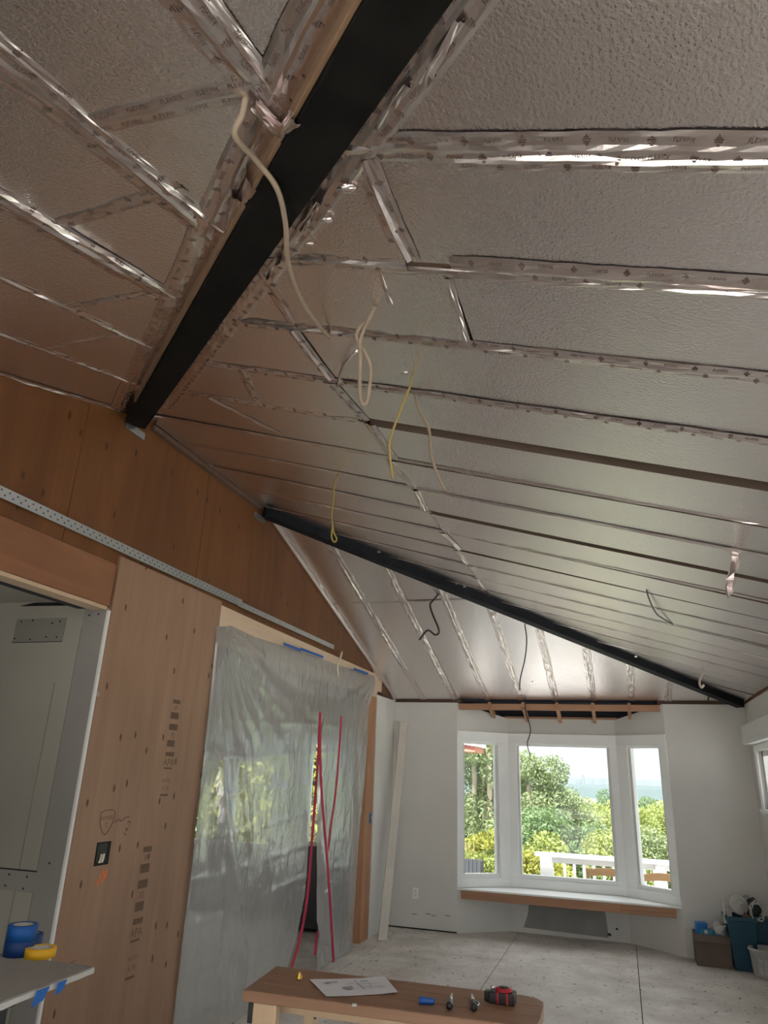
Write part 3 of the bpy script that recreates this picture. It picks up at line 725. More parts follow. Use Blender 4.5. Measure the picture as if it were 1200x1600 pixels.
# open hole in the tape by x = 2.13..2.26 stays uncovered (rafter shows); a strip of board in it
MB().bar(lift('B', (2.12, 1.56), -.018), lift('B', (2.28, 1.56), -.018), .018, .02, up=-NR['B']).build('rafter_edge', 'rafter_brown', CEIL['B'])

# ================================================================== OBJECTS
# ------------------------------------------------------------------ hip beams
def beam(name, label, P0, dirv, L0, L1, hw, dep, mat, up_=.10, side_board=False):
    d = Vector(dirv); pl = Vector((d.x, d.y, 0)).normalized(); sd = Vector((-pl.y, pl.x, 0))
    b = empty(name, label, 'beam', tuple(P0))
    a, e = Vector(P0) + d * L0, Vector(P0) + d * L1
    q = [a + sd * (-hw) - Vector((0, 0, dep)), a + sd * hw - Vector((0, 0, dep)), a + sd * hw + Vector((0, 0, up_)), a + sd * (-hw) + Vector((0, 0, up_))]
    world_child(MB().prism(q, e - a).build('beam_body', mat, None, bevel=.005), b)
    return b, sd
b1, sd1 = beam('hip_beam', 'black stained timber hip beam crossing overhead, brown board on its side', HP, HD, .012, 3.7, .060, .10, 'beam_black')
# sd1 points to +(1,1)? choose the side facing the near slope
a_, e_ = hip1(.35, -.0715, 0), hip1(3.7, -.0715, 0)
m_ = MB().prism([a_ + Vector((0, 0, -.085)), a_ + Vector((.0075, .0075, -.085)) * 1, a_ + Vector((.0075, .0075, .05)), a_ + Vector((0, 0, .05))], e_ - a_)
world_child(m_.build('side_board', 'brown_board', None, bevel=.002), b1)
# metal hanger where it meets the plywood
h1 = HP + HD * .03
world_child(MB().box(.002, .016, HP.y - .085, HP.y + .085, HR - .145, HR - .10).build('hanger', 'galvanized', None, bevel=.002), b1)
b2, sd2 = beam('hip_beam', 'blue black painted hip beam slanting down to the far right corner', Vector((0, Y2 - .045, HR + .005)), (1, (YF - Y2) / W, -S), .03, W - .05, .05, .085, 'beam_blue_black')
world_child(MB().box(.002, .016, Y2 - .13, Y2 + .04, HR - .125, HR - .085).build('hanger', 'galvanized', None, bevel=.002), b2)
for t_, s_ in ((.75, 1), (1.3, 1), (1.36, 1), (2.78, 1)):
    p = Vector((0, Y2 - .045, HR + .005)) + Vector((1, K2, -S)) * t_ + Vector((.042, -.042, -.02))
    world_child(MB().box(p.x - .012, p.x + .012, p.y - .008, p.y + .008, p.z - .004, p.z + .008).build('foil_scrap', 'foil_tape', None), b2)

# ------------------------------------------------------------------ perforated steel strap on the left wall
stp = empty('metal_strap', 'long perforated galvanized steel strap nailed across the plywood', 'strap', (.03, 4.0, 2.74))
world_child(MB().box(.0195, .0225, YN + .1, 4.56, 2.715, 2.768).build('strap_length', 'galvanized', None), stp)
world_child(MB().box(.0215, .0245, 4.50, 6.42, 2.710, 2.750).build('strap_length', 'galvanized', None), stp)
hole = MB().lathe([(.0042, 0), (.0042, .0012)], n=6)
hole.xf(Matrix.Rotation(math.pi / 2, 4, 'Y')); hm = None
y = 2.1; i = 0
while y < 4.5:
    if hm is None:
        ho = hole.build('nail_hole', 'dark_gap'); hm = ho.data
    else:
        ho = bpy.data.objects.new('nail_hole', hm); col.objects.link(ho)
    ho.location = (.0226, y, 2.732 if i % 2 else 2.752); ho.parent = stp; ho.matrix_parent_inverse = Matrix.Translation(stp.location).inverted()
    y += .024; i += 1
for y in (4.55, 4.75, 4.95, 5.2, 5.5, 5.8, 6.1, 6.35):
    ho = bpy.data.objects.new('nail_hole', hm); col.objects.link(ho); ho.location = (.0246, y, 2.73); ho.parent = stp; ho.matrix_parent_inverse = Matrix.Translation(stp.location).inverted()

# ------------------------------------------------------------------ markings and outlet cut in the new panel
def wall_text(txt, y, z, size, mat, parent, rot=0.0, x=.0184, sh=0.0):
    vs, fs = text_mesh(txt, size, sh); c, s_ = math.cos(rot), math.sin(rot)
    return MB().add([(x, y + p.x * c - p.y * s_, z + p.x * s_ + p.y * c) for p in vs], fs).build('printed_lettering', mat, parent)
def wall_bar(y0, y1, z0, z1, mat, parent, x=.0183): return MB().add([(x, y0, z0), (x, y1, z0), (x, y1, z1), (x, y0, z1)], [(0, 1, 2, 3)]).build('printed_bar', mat, parent)
for (yc, zt, k_, dk_) in ((3.895, 1.985, .60, .02), (3.80, 1.170, .70, .02)):          # two grade stamps, block over block
    B_ = lambda y0, y1, z0, z1: wall_bar(yc + y0, yc + y1, zt + z0 * k_, zt + z1 * k_, 'ink_stamp', pan)
    X_ = lambda t_, y0, z0, h_: wall_text(t_, yc + y0, zt + z0 * k_, h_ * .8, 'ink_stamp', pan)
    B_(-.04, .04, -.04, 0); X_('IPI', 0, -.085, .055); B_(-.045, .04, -.19, -.125)
    B_(-.045, .045, -.30, -.24); X_('30', 0, -.35, .06); B_(-.045, .035, -.46, -.395)
    B_(-.045, .045, -.55, -.51); X_('APA', 0, -.61, .075); B_(-.045, .04, -.67, -.655)
    X_('RATED', 0, -.78, .035); X_('A 78', 0, -.85, .045); B_(-.045, .035, -.92, -.90)
wall_text('POWER', 3.40, 1.335, .028, 'pencil', pan, .05)
wall_text('T', 3.40, 1.30, .035, 'pencil', pan)
shield = smoothpath([(.020, 3.345, 1.365), (.020, 3.40, 1.375), (.020, 3.455, 1.365), (.020, 3.45, 1.31), (.020, 3.40, 1.255), (.020, 3.35, 1.31), (.020, 3.345, 1.365)], 4)
MB().tube(shield, .0016, 4).build('pencil_mark', 'pencil', pan)
MB().tube(smoothpath([(.02, 3.47, 1.31), (.02, 3.50, 1.325), (.02, 3.52, 1.315), (.02, 3.55, 1.33), (.02, 3.59, 1.335)], 3), .0016, 4).build('pencil_mark', 'pencil', pan)
wall_text('14-3', 3.585, 1.275, .045, 'pencil', pan, 1.2)
MB().tube(smoothpath([(.02, 3.395, 1.02), (.02, 3.42, 1.055), (.02, 3.44, 1.085), (.02, 3.445, 1.045), (.02, 3.425, 1.03), (.02, 3.46, 1.06), (.02, 3.455, 1.09)], 3), .0035, 5).build('orange_scribble', 'orange_mark', pan)
MB().tube([(.02, 3.19, .69), (.02, 3.33, .705)], .0016, 4).build('pencil_mark', 'pencil', pan)
ob_ = MB().box(.0181, .0188, 3.352, 3.466, 1.112, 1.222).build('outlet_opening', 'dark_gap', pan)
MB().box(.0188, .021, 3.362, 3.435, 1.130, 1.214).build('box_back', 'black_plastic', ob_)
for y in (3.385, 3.405): MB().tube(smoothpath([(.024, y, 1.125), (.026, y + .004, 1.145), (.023, y + .010, 1.165)], 3), .0055, 6).build('wire_end', 'cable_white', ob_)
wall_bar(3.158, 3.178, 1.93, 1.955, 'drywall_grey', pan, .0186)

# ------------------------------------------------------------------ plastic sheeting with zipper door
cur = empty('plastic_curtain', 'clear plastic dust sheet with red zipper slits hung over the wide opening', 'plastic sheet', (.03, 6.0, 0))
TOPL = [onL(*q, .012) for q in ((343, 979), (362, 978), (400, 996), (445, 1010), (500, 1028), (530, 1040), (560, 1048), (587, 1057))]
def top_at(y):
    for a, b in zip(TOPL[:-1], TOPL[1:]):
        if a.y <= y <= b.y: return a.z + (b.z - a.z) * (y - a.y) / (b.y - a.y)
    return TOPL[0].z if y < TOPL[0].y else TOPL[-1].z
SL = [onL(*q, .06) for q in ((500, 1116), (494, 1200), (488, 1300), (480, 1400), (470, 1460), (455, 1512))]      # left edge of the slit
SL[0].y = 6.27
SR = [onL(*q, .04) for q in ((500, 1116), (499, 1200), (497, 1300), (495, 1400), (495, 1440), (493, 1500))]
SR[0].y = SL[0].y; SR[0].z = SL[0].z
def edge_at(E, z):
    if z >= E[0].z: return E[0].y
    for a, b in zip(E[:-1], E[1:]):
        if b.z <= z <= a.z: return a.y + (b.y - a.y) * (z - a.z) / (b.z - a.z)
    return E[-1].y
def right_edge(z): return 7.33 + .20 * max(0, min(1, z / 2.3)) + .21 * max(0, min(1, (z - 2.25) / .3)) ** 1.5
def fold(y, z):
    """billow of the sheet towards the room: fan of creases from the top corner, soft vertical folds, sideways slack near the floor"""
    tz = top_at(y); low = max(0., min(1., (tz - z) / 1.0))
    a = math.atan2(tz - z + .02, y - 4.25); r = math.hypot(tz - z, y - 4.25)
    fan = .011 * math.sin(a * 34 + 3 * nz(y * 2, z * 2)) * math.exp(-r * 1.1) * min(1, r * 6)
    a2 = math.atan2(tz - z + .02, 7.75 - y); r2 = math.hypot(tz - z, 7.75 - y)
    fan += .012 * math.sin(a2 * 26 + 2.5 * nz(y * 2, z * 2, 4)) * math.exp(-r2 * 1.6) * min(1, r2 * 6)
    v = .045 * low * nz(y * 1.8 + .25 * z, z * .4, 1.3) + .012 * low * nz(y * 6.0 + .6 * z, z * .5, 2.1)
    diag = .030 * math.exp(-(((y - 4.45) - .55 * (1.55 - z)) / .075) ** 2) * max(0, min(1, (z - .1) / .3, (1.75 - z) / .15)) + .022 * math.exp(-(((y - 4.75) - .55 * (1.65 - z)) / .07) ** 2) * max(0, min(1, (z - .95) / .2, (1.8 - z) / .15))
    cr = 0
    zz = (z + .04 * math.sin(y * 1.7)) % .245
    cr = .0045 * math.exp(-(zz / .013) ** 2) + .0045 * math.exp(-((zz - .245) / .013) ** 2)
    fine = .0022 * nz(y * 20, z * 9, 5) + .0012 * nz(y * 40, z * 12, 3)
    return .035 + fan + v + diag + cr * low + fine * low
def sheet(y_of, z0, z1f, ny, nzz, name, fx=0.0, top_clip=None):
    mb = MB()
    for j in range(nzz + 1):
        for i in range(ny + 1):
            u = i / ny; zt = None
            # iterate: z depends on y at the top, y depends on z along the slit
            y = y_of(u, z1f(6.0)); zt = z1f(y); z = zt + (z0 - zt) * j / nzz; y = y_of(u, z)
            x = fold(y, z) + fx; x = .012 + (x - .012) * min(1, j / 6)
            mb.v.append((max(.021 if y < 4.3 else .012, x), y, z))
    for j in range(nzz):
        for i in range(ny):
            k = j * (ny + 1) + i; mb.f.append((k + ny + 1, k + ny + 2, k + 1, k))
    o = mb.build(name, 'poly_sheet', None, smooth=True); return world_child(o, cur)
sheet(lambda u, z: 4.245 + (edge_at(SL, z) - 4.245) * u, .015, top_at, 110, 130, 'left_sheet')
sheet(lambda u, z: edge_at(SR, z) + (right_edge(z) - edge_at(SR, z)) * u, .02, top_at, 80, 120, 'right_sheet')
# loose flap of the door, its hem curling on the floor
FLP_L = [onL(*q, .10) for q in ((500, 1150), (496, 1250), (495, 1350), (495, 1440), (505, 1475))]
FLP_R = [onL(*q, .13) for q in ((501, 1150), (505, 1240), (512, 1340), (518, 1440), (522, 1500))]
mb = MB(); NJ = 40
def along(E, t):
    k = t * (len(E) - 1); i = min(int(k), len(E) - 2); return E[i].lerp(E[i + 1], k - i)
for j in range(NJ + 1):
    a, b = along(FLP_L, j / NJ), along(FLP_R, j / NJ)
    b = b + Vector((0, .10 * (j / NJ) ** 2, 0))
    for i in range(9):
        p = a.lerp(b, i / 8); mb.v.append((p.x + .03 * math.sin(i / 8 * 3.1) * j / NJ + .006 * nz(p.y * 9, p.z * 5), p.y, max(.012, p.z)))
for j in range(NJ):
    for i in range(8):
        k = j * 9 + i; mb.f.append((k + 9, k + 10, k + 1, k))
world_child(mb.build('door_flap', 'poly_sheet', None, smooth=True), cur)
def ribbon(pts, w, name, mat, parent, out=(1, -.3, 0), th=.003):
    P = smoothpath(pts, 5); mb = MB(); o3 = Vector(out).normalized()
    for i, p in enumerate(P):
        d = (P[min(i + 1, len(P) - 1)] - P[max(i - 1, 0)]).normalized(); s_ = d.cross(o3).normalized()
        mb.v += [tuple(p - s_ * w / 2), tuple(p + s_ * w / 2), tuple(p + s_ * w / 2 + o3 * th), tuple(p - s_ * w / 2 + o3 * th)]
    for i in range(len(P) - 1):
        k = i * 4
        for a, b in ((0, 1), (1, 2), (2, 3), (3, 0)): mb.f.append((k + a, k + b, k + 4 + b, k + 4 + a))
    mb.f += [(0, 1, 2, 3), tuple(len(mb.v) - 4 + i for i in (3, 2, 1, 0))]
    return mb.build(name, mat, parent)
XO = Vector((.02, 0, 0))
world_child(ribbon([onL(*q, .11) for q in ((500, 1113), (497, 1180), (492, 1250), (486, 1330), (480, 1400), (470, 1460), (455, 1512))], .030, 'zipper_strip', 'red_zip', None), cur)
world_child(ribbon([onL(*q, .17) for q in ((500, 1113), (500, 1190), (504, 1260), (510, 1330), (515, 1400), (518, 1450), (521, 1503))], .030, 'zipper_strip', 'red_zip', None), cur)
world_child(ribbon([onL(*q, .12) for q in ((533, 1119), (530, 1170), (524, 1240), (517, 1290), (512, 1335))], .026, 'zipper_strip', 'red_zip', None), cur)
world_child(ribbon([onL(*q, .05) for q in ((496, 1455), (494, 1470), (492, 1492))], .03, 'zipper_strip', 'red_zip', None), cur)
for q in (((443, 1006), (470, 1016)), ((470, 1014), (505, 1027)), ((553, 1045), (575, 1053))):
    world_child(ribbon([onL(*q[0], .030), onL((q[0][0] + q[1][0]) / 2, (q[0][1] + q[1][1]) / 2, .031), onL(*q[1], .030)], .022, 'painter_tape', 'blue_tape', None, out=(1, 0, 0)), cur)
# whitish stub of cable and brown blotch by the header
cs = tag(MB().tube(smoothpath([onL(534, 1019, .02), onL(531, 1030, .05), onL(527, 1040, .045), onL(528, 1056, .05)], 4), .011, 7).build('cable_stub', 'cable_white', None, True), 'short whitish cable stub hanging at the top of the plastic sheet', 'cable')

# ------------------------------------------------------------------ primed board leaning in the far left corner
lb = MB().prism([(.125, 7.83, .004), (.20, 7.90, .004), (.207, 7.885, .004), (.135, 7.815, .004)], (-.015, .66, 2.18))
tag(lb.build('leaning_board', 'board_primed', None, bevel=.002), 'long primed trim board leaning in the corner left of the bay window', 'board')

# ------------------------------------------------------------------ valance box over the right hand window
va = empty('window_valance', 'white box valance over the right wall window', 'valance', (3.85, 7.5, 2.05))
world_child(MB().box(3.795, W - .019, 6.4, 8.25, 1.992, 2.172).build('valance_box', 'trim_grey', None, bevel=.003), va)
world_child(MB().box(3.787, 3.795, 6.4, 8.255, 2.005, 2.02).build('bead', 'trim_grey', None), va)
world_child(MB().box(3.787, 3.795, 6.4, 8.255, 2.035, 2.045).build('bead', 'trim_grey', None), va)

# ------------------------------------------------------------------ work bench with items
ZT = .865
CO = [onZ(*q, ZT) for q in ((379, 1547), (432, 1509), (845, 1560), (838, 1606))]
bo = CO[0]; bx = (CO[3] - CO[0]); bx.z = 0; Lb = bx.length; bx.normalize(); byv = Vector((-bx.y, bx.x, 0))
wid = (CO[1] - CO[0]).dot(byv); 
bench = empty('work_bench', 'low wooden work bench of three dark brown planks', 'bench', (bo.x + .4, bo.y + .15, 0), math.atan2(bx.y, bx.x))
BM = Matrix(((bx.x, byv.x, 0, bo.x), (bx.y, byv.y, 0, bo.y), (0, 0, 1, 0), (0, 0, 0, 1)))
def bench_part(mb, name, mat, bevel=.003): return world_child(mb.xf(BM).build(name, mat, None, bevel=bevel), bench)
nw = wid / 3
for i in range(3):
    y0, y1 = i * nw + .002, (i + 1) * nw - .002
    sk = (CO[1] - CO[0]).dot(bx)
    xl0, xl1 = sk * i / 3, sk * (i + 1) / 3
    if i == 0: poly = [(xl0, y0), (Lb - .015, y0), (Lb, y0 + .02), (Lb + .006, y1), (xl1, y1)]
    elif i == 1: poly = [(xl0, y0), (Lb + .006, y0), (Lb + .008, y1), (xl1, y1)]
    else: poly = [(xl0, y0), (Lb + .008, y0), (Lb + .004, y0 + nw * .5), (Lb - .02, y0 + nw * .8), (Lb - .07, y1), (xl1, y1)]
    bench_part(MB().prism([(p[0], p[1], ZT - .035) for p in poly], (0, 0, .035)), 'plank', 'bench_plank', .004)
for (x, y) in ((.10, .045), (.16, wid - .06), (Lb - .12, .05), (Lb - .16, wid - .06)):
    bench_part(MB().box(x - .019, x + .019, y - .035, y + .035, 0, ZT - .036), 'leg', 'pine_leg')
bench_part(MB().box(.04, .13, .012, .045, ZT - .11, ZT - .036), 'leg_block', 'pine_leg')
bench_part(MB().box(.022, .042, .01, .05, ZT - .10, ZT - .037), 'bracket', 'black_metal')
bench_part(MB().box(.178, .184, wid - .08, wid - .06, ZT - .14, ZT - .09), 'bracket', 'black_metal', 0)
bench_part(MB().box(.08, Lb - .10, wid * .5 - .018, wid * .5 + .018, ZT - .10, ZT - .036), 'stretcher', 'pine_leg')
chip_ = onZ(600, 1572, ZT)
# paper drawing
PC = [onZ(*q, ZT + .002) for q in ((483, 1531), (510, 1558), (622, 1552), (601, 1527))]
pp = empty('paper_drawing', 'sheet of white paper with a pencil floor sketch on the bench', 'paper', tuple(sum(PC, Vector()) / 4))
mb = MB(); N_ = 10
for j in range(N_ + 1):
    for i in range(N_ + 1):
        u, v = i / N_, j / N_; p = PC[0].lerp(PC[3], u).lerp(PC[1].lerp(PC[2], u), v)
        lift_ = .004 * max(0, u - .7) * 3 + .002 * max(0, .3 - u) * 3 + .0015 * nz(u * 4, v * 4)
        mb.v.append((p.x, p.y, p.z + max(0, lift_)))
for j in range(N_):
    for i in range(N_):
        k = j * (N_ + 1) + i; mb.f.append((k, k + N_ + 1, k + N_ + 2, k + 1))
ps = world_child(mb.build('paper_sheet', 'paper', None, True), pp)
def pap(u, v): p = PC[0].lerp(PC[3], u).lerp(PC[1].lerp(PC[2], u), v); return Vector((p.x, p.y, p.z + .0045))
for (u0, v0, u1, v1, w_) in ((.15, .28, .32, .25, .012), (.12, .30, .2, .34, .006), (.30, .62, .45, .58, .016), (.33, .70, .46, .66, .010), (.55, .2, .58, .75, .004), (.55, .62, .88, .60, .004), (.58, .70, .90, .68, .003), (.62, .28, .72, .27, .012), (.52, .45, .85, .42, .003), (.7, .42, .71, .6, .003), (.40, .40, .52, .38, .004)):
    a, b = pap(u0, v0), pap(u1, v1); d = (b - a).normalized(); s_ = Vector((-d.y, d.x, 0)) * w_ / 2
    world_child(MB().add([a - s_, b - s_, b + s_, a + s_], [(0, 1, 2, 3)]).build('pencil_line', 'graphite', None), pp)
# brass wire nut / yellow bit
p = onZ(467, 1530, ZT)
yb = empty('brass_fitting', 'tiny brass coloured fitting left of the paper on the bench', 'fitting', (p.x, p.y, ZT))
MB().lathe([(.012, 0), (.013, .004), (.009, .008), (.007, .018), (.003, .024)], n=12).build('body', 'brass', yb, True)
MB().lathe([(.0045, 0), (.004, .014)], (0, 0, 0), 8).xf(Matrix.Translation((-.012, .004, .006)) @ Matrix.Rotation(1.2, 4, 'Y')).build('wing', 'brass', yb, True)
MB().lathe([(.0045, 0), (.004, .014)], (0, 0, 0), 8).xf(Matrix.Translation((.012, .004, .006)) @ Matrix.Rotation(-1.2, 4, 'Y')).build('wing', 'brass', yb, True)
# blue cap
a, b = onZ(655, 1563, ZT + .011), onZ(679, 1565, ZT + .011)
bc = MB().tube([a, a.lerp(b, .15), a.lerp(b, .85), b], [.011, .0118, .0102, .0095], 14).build('marker_cap', 'blue_cap', None, True)
tag(bc, 'small blue plastic cap lying on the bench', 'cap')
# two driver bits
def driver(px0, px1, label, clip_):
    a, b = onZ(*px0, ZT + .012), onZ(*px1, ZT + .010); d = b - a
    e = empty('driver_bit', label, 'driver bit', (a.x, a.y, ZT), 0, 'driver bits on the bench')
    world_child(MB().tube([a, a + d * .08, a + d * .40], [.010, .0115, .0105], 12).build('black_collar', 'black_plastic', None, True), e)
    world_child(MB().tube([a + d * .40, a + d * .46, a + d * .78, a + d * .80], [.008, .0085, .0075, .005], 12).build('chrome_sleeve', 'chrome', None, True), e)
    world_child(MB().tube([a + d * .80, a + d * .97, b], [.004, .004, .002], 8).build('tip', 'chrome', None, True), e)
    if clip_: world_child(MB().tube(smoothpath([a + d * .1 + Vector((.012, 0, .004)), a + d * .22 + Vector((.020, 0, .004)), a + d * .36 + Vector((.012, 0, .004))], 4), .004, 6).build('clip', 'chrome', None, True), e)
driver((702, 1573), (706, 1553), 'black and chrome driver bit next to the blue cap on the bench', False)
driver((741, 1575), (737, 1553), 'black and chrome driver bit with a side clip beside the tape measure', True)
# tape measure
p = onZ(784, 1570, ZT); tmr = empty('tape_measure', 'red and black tape measure lying on the bench', 'tape measure', (p.x, p.y + .02, ZT), -.05)
MB().prism([(-.045, -.026, .0), (.040, -.026, .0), (.045, -.020, .0), (.045, .030, .0), (.036, .038, .0), (-.030, .038, .0), (-.045, .022, .0)], (0, 0, .036)).build('case', 'black_plastic', tmr, bevel=.006)
MB().lathe([(.030, 0), (.031, .004), (.028, .009), (.022, .011)], (.004, .006, .0355), 24).build('red_cap', 'red_plastic', tmr, True)
MB().lathe([(.017, 0), (.016, .003)], (.004, .006, .046), 20).build('cap_disc', 'black_plastic', tmr, True)
for x in (-.012, .022): MB().box(x - .004, x + .004, -.0285, -.024, .002, .037).build('red_rib', 'red_plastic', tmr, bevel=.001)
MB().box(-.062, -.044, -.020, .012, .004, .034).build('grip', 'black_plastic', tmr, bevel=.003)
MB().box(-.064, -.060, -.010, .006, .010, .030).build('hook', 'chrome', tmr)
MB().lathe([(.008, 0), (.008, .012)], (-.040, .026, .030), 10).build('belt_clip', 'chrome', tmr, True)
# white drip on the bench edge
p = BM @ Vector((.42, -.001, ZT - .004)); world_child(MB().lathe([(.010, 0), (.008, .006)], (p.x, p.y, p.z), 10).build('paint_drip', 'grubby_white', None, True), bench)

# ------------------------------------------------------------------ drywall offcut on a stand at the lower left, tape rolls on it
ZS = .96
c0, c1 = onZ(147, 1510, ZS), onZ(0, 1566, ZS)
dy_ = (c0 - c1).normalized(); dx_ = Vector((-dy_.y, dy_.x, 0))        # dx_ to the left
sh = empty('drywall_offcut', 'grey drywall offcut with a white broken edge used as a work top', 'drywall sheet', (c0.x - .3, c0.y - .3, 0))
top = [c0, c0 - dy_ * 1.5, c0 - dy_ * 1.5 + dx_ * .78, c0 + dx_ * .78 + dy_ * .02]
world_child(MB().prism([p - Vector((0, 0, .006)) for p in top], (0, 0, .006)).build('paper_face', 'drywall_grey', None), sh)
mb = MB(); 
edge = [c0 + dx_ * .003, c0 - dy_ * 1.5 + dx_ * .003]; NE = 40; pr = []
for i in range(NE + 1):
    q = edge[0].lerp(edge[1], i / NE); pr.append(q - dx_ * (.006 + .003 * nz(i * .7, 2)))
for i, q in enumerate(pr):
    t = .020 + .003 * nz(i * .5, 9)
    mb.v += [tuple(q - Vector((0, 0, .004))), tuple(q + dx_ * .05 - Vector((0, 0, .0065))), tuple(q + dx_ * .05 - Vector((0, 0, t))), tuple(q - Vector((0, 0, t)))]
for i in range(NE):
    k = i * 4
    for a, b in ((0, 1), (1, 2), (2, 3), (3, 0)): mb.f.append((k + a, k + b, k + 4 + b, k + 4 + a))
mb.f += [(3, 2, 1, 0), tuple(NE * 4 + i for i in range(4))]
world_child(mb.build('gypsum_edge', 'grubby_white', None), sh)
world_child(MB().prism([p - Vector((0, 0, .024)) + dx_ * .045 for p in top], (0, 0, .017)).build('gypsum_core', 'grubby_white', None), sh)
lg = onL(48, 1580, .60); 
stand = empty('stand', 'black metal folding stand under the drywall offcut', 'stand', (c0.x - .35, c0.y - .5, 0))
for u, v in ((.10, .30), (.10, 1.3), (.68, .30), (.68, 1.3)):
    q = c0 + dx_ * u - dy_ * v; world_child(MB().box(q.x - .016, q.x + .016, q.y - .016, q.y + .016, 0, ZS - .0245).build('leg', 'black_metal', None), stand)
for u in (.10, .68):
    q0, q1 = c0 + dx_ * u - dy_ * .25, c0 + dx_ * u - dy_ * 1.35; q0.z = q1.z = ZS - .045
    world_child(MB().bar(q0, q1, .03, .03).build('crossbar', 'black_metal', None), stand)
def flap(u0, u1, label, drop, skew):
    a = c0 - dy_ * u0 - dx_ * .012; b = c0 - dy_ * u1 - dx_ * .012; a.z = b.z = ZS - .003
    dn_ = Vector((0, 0, -drop)); sk_ = dy_ * skew
    mb = MB(); poly = [a, b, b + dn_ + sk_, a + dn_ * .8 + sk_ - dy_ * .01]
    mb.prism(poly, -dx_ * .003)
    tag(mb.build('painter_tape', 'blue_tape', None), label, 'tape', None)
flap(.155, .195, 'torn blue tape tab on the drywall edge, nearer its tip', .032, -.006)
flap(.235, .290, 'larger torn blue tape tab on the drywall edge above the black stand leg', .040, -.012)
def roll(px, r, h, z, mat, label, grp=None):
    p = onZ(*px, ZS); o = empty('tape_roll', label, 'tape roll', (p.x, p.y, z), 0, grp)
    MB().lathe([(r, 0), (r, h), (r * .70, h), (r * .70, 0)], n=36, close=True).build('tape_wrap', mat, o, True)
    MB().lathe([(r * .70, .002), (r * .70, h - .001), (r * .64, h - .001), (r * .64, .002)], n=36, close=True).build('core', 'card_core', o, True)
    o.children[0].modifiers.new('es', 'EDGE_SPLIT').split_angle = .6
    return p
roll((28, 1492), .051, .048, ZS, 'blue_tape_dark', 'dark blue tape roll at the bottom of the stack')
roll((28, 1492), .050, .048, ZS + .048, 'blue_tape', 'brighter blue tape roll on top of the stack')
roll((62, 1495), .052, .030, ZS, 'yellow_tape', 'yellow tape roll in front of the plywood panel edge')
roll((44, 1480), .045, .046, ZS, 'blue_tape_dark', 'blue tape roll half hidden behind the stacked rolls')

# ------------------------------------------------------------------ clutter in the far right corner
cb = empty('cardboard_box', 'low brown cardboard box by the far right wall', 'box', (3.31, 8.38, 0))
bw, bd2, bh = .155, .12, .265
for nm_, m in (('side', MB().box(-bw, bw, -bd2, -bd2 + .006, 0, bh)), ('side', MB().box(-bw, bw, bd2 - .006, bd2, 0, bh)), ('side', MB().box(-bw, -bw + .006, -bd2 + .006, bd2 - .006, 0, bh)), ('side', MB().box(bw - .006, bw, -bd2 + .006, bd2 - .006, 0, bh)), ('bottom', MB().box(-bw + .006, bw - .006, -bd2 + .006, bd2 - .006, 0, .006))):
    m.build(nm_, 'cardboard', cb)
MB().prism([(-bw, -bd2, bh), (bw, -bd2, bh), (bw, -bd2 - .03, bh - .06), (-bw, -bd2 - .03, bh - .055)], (0, .005, 0)).build('flap', 'cardboard', cb)
def lump(name, c, r, mat, label, cat, seed, sq=(1, 1, 1), rot=(0, 0, 0)):
    import bmesh
    bm = bmesh.new(); bmesh.ops.create_icosphere(bm, subdivisions=3, radius=1)
    for v in bm.verts:
        n_ = v.co.normalized(); k = 1 + .22 * nz(n_.x * 2.3 + seed, n_.y * 2.3, n_.z * 2.3) + .10 * nz(n_.x * 6, n_.y * 6 + seed, n_.z * 6)
        v.co = Vector((n_.x * r * k * sq[0], n_.y * r * k * sq[1], n_.z * r * k * sq[2]))
    me = bpy.data.meshes.new(name); bm.to_mesh(me); bm.free(); me.materials.append(MATS[mat])
    o = bpy.data.objects.new(name, me); col.objects.link(o); o.location = c; o.rotation_euler = rot
    return tag(o, label, cat)
# blue carton, teal pack, crumpled bag, white disc in the box
pk = empty('blue_carton', 'bright blue small carton sticking up from the cardboard box', 'carton', (3.215, 8.36, .01), .3)
MB().box(-.05, .05, -.03, .03, .0, .34).xf(Matrix.Rotation(.15, 4, 'X')).build('carton_body', 'bright_blue', pk, bevel=.004)
MB().box(-.052, .052, -.032, .032, .34, .352).xf(Matrix.Rotation(.15, 4, 'X')).build('carton_lid', 'bright_blue', pk, bevel=.003)
tk = empty('teal_pack', 'teal pack with a pale round logo lying in the cardboard box', 'pack', (3.265, 8.30, .02), -.1)
MB().box(-.06, .06, -.025, .025, 0, .29).build('pack_body', 'teal_light', tk, bevel=.008)
MB().lathe([(.016, 0), (.016, .002)], n=16).xf(Matrix.Translation((0, -.026, .265)) @ Matrix.Rotation(math.pi / 2, 4, 'X')).build('logo', 'grubby_white', tk)
lump('blue_rag', (3.36, 8.33, .24), .06, 'teal_light', 'crumpled blue rag spilling from the cardboard box', 'rag', 3.3, (1.2, .8, .7))
def disc(name, c, r, rot, label, cat, mat='grubby_white'):
    o = empty(name, label, cat, c); o.rotation_euler = rot
    MB().lathe([(r, 0), (r * 1.02, .008), (r * .95, .022), (r * .35, .034), (r * .30, .060), (r * .12, .064)], n=28).build('shell', mat, o, True)
    MB().lathe([(r * .12, .06), (r * .10, .10)], n=12).build('stem', mat, o, True)
    return o
disc('work_light', (3.40, 8.36, .30), .075, (1.0, .35, .3), 'round grubby white lamp lying in the cardboard box', 'lamp')
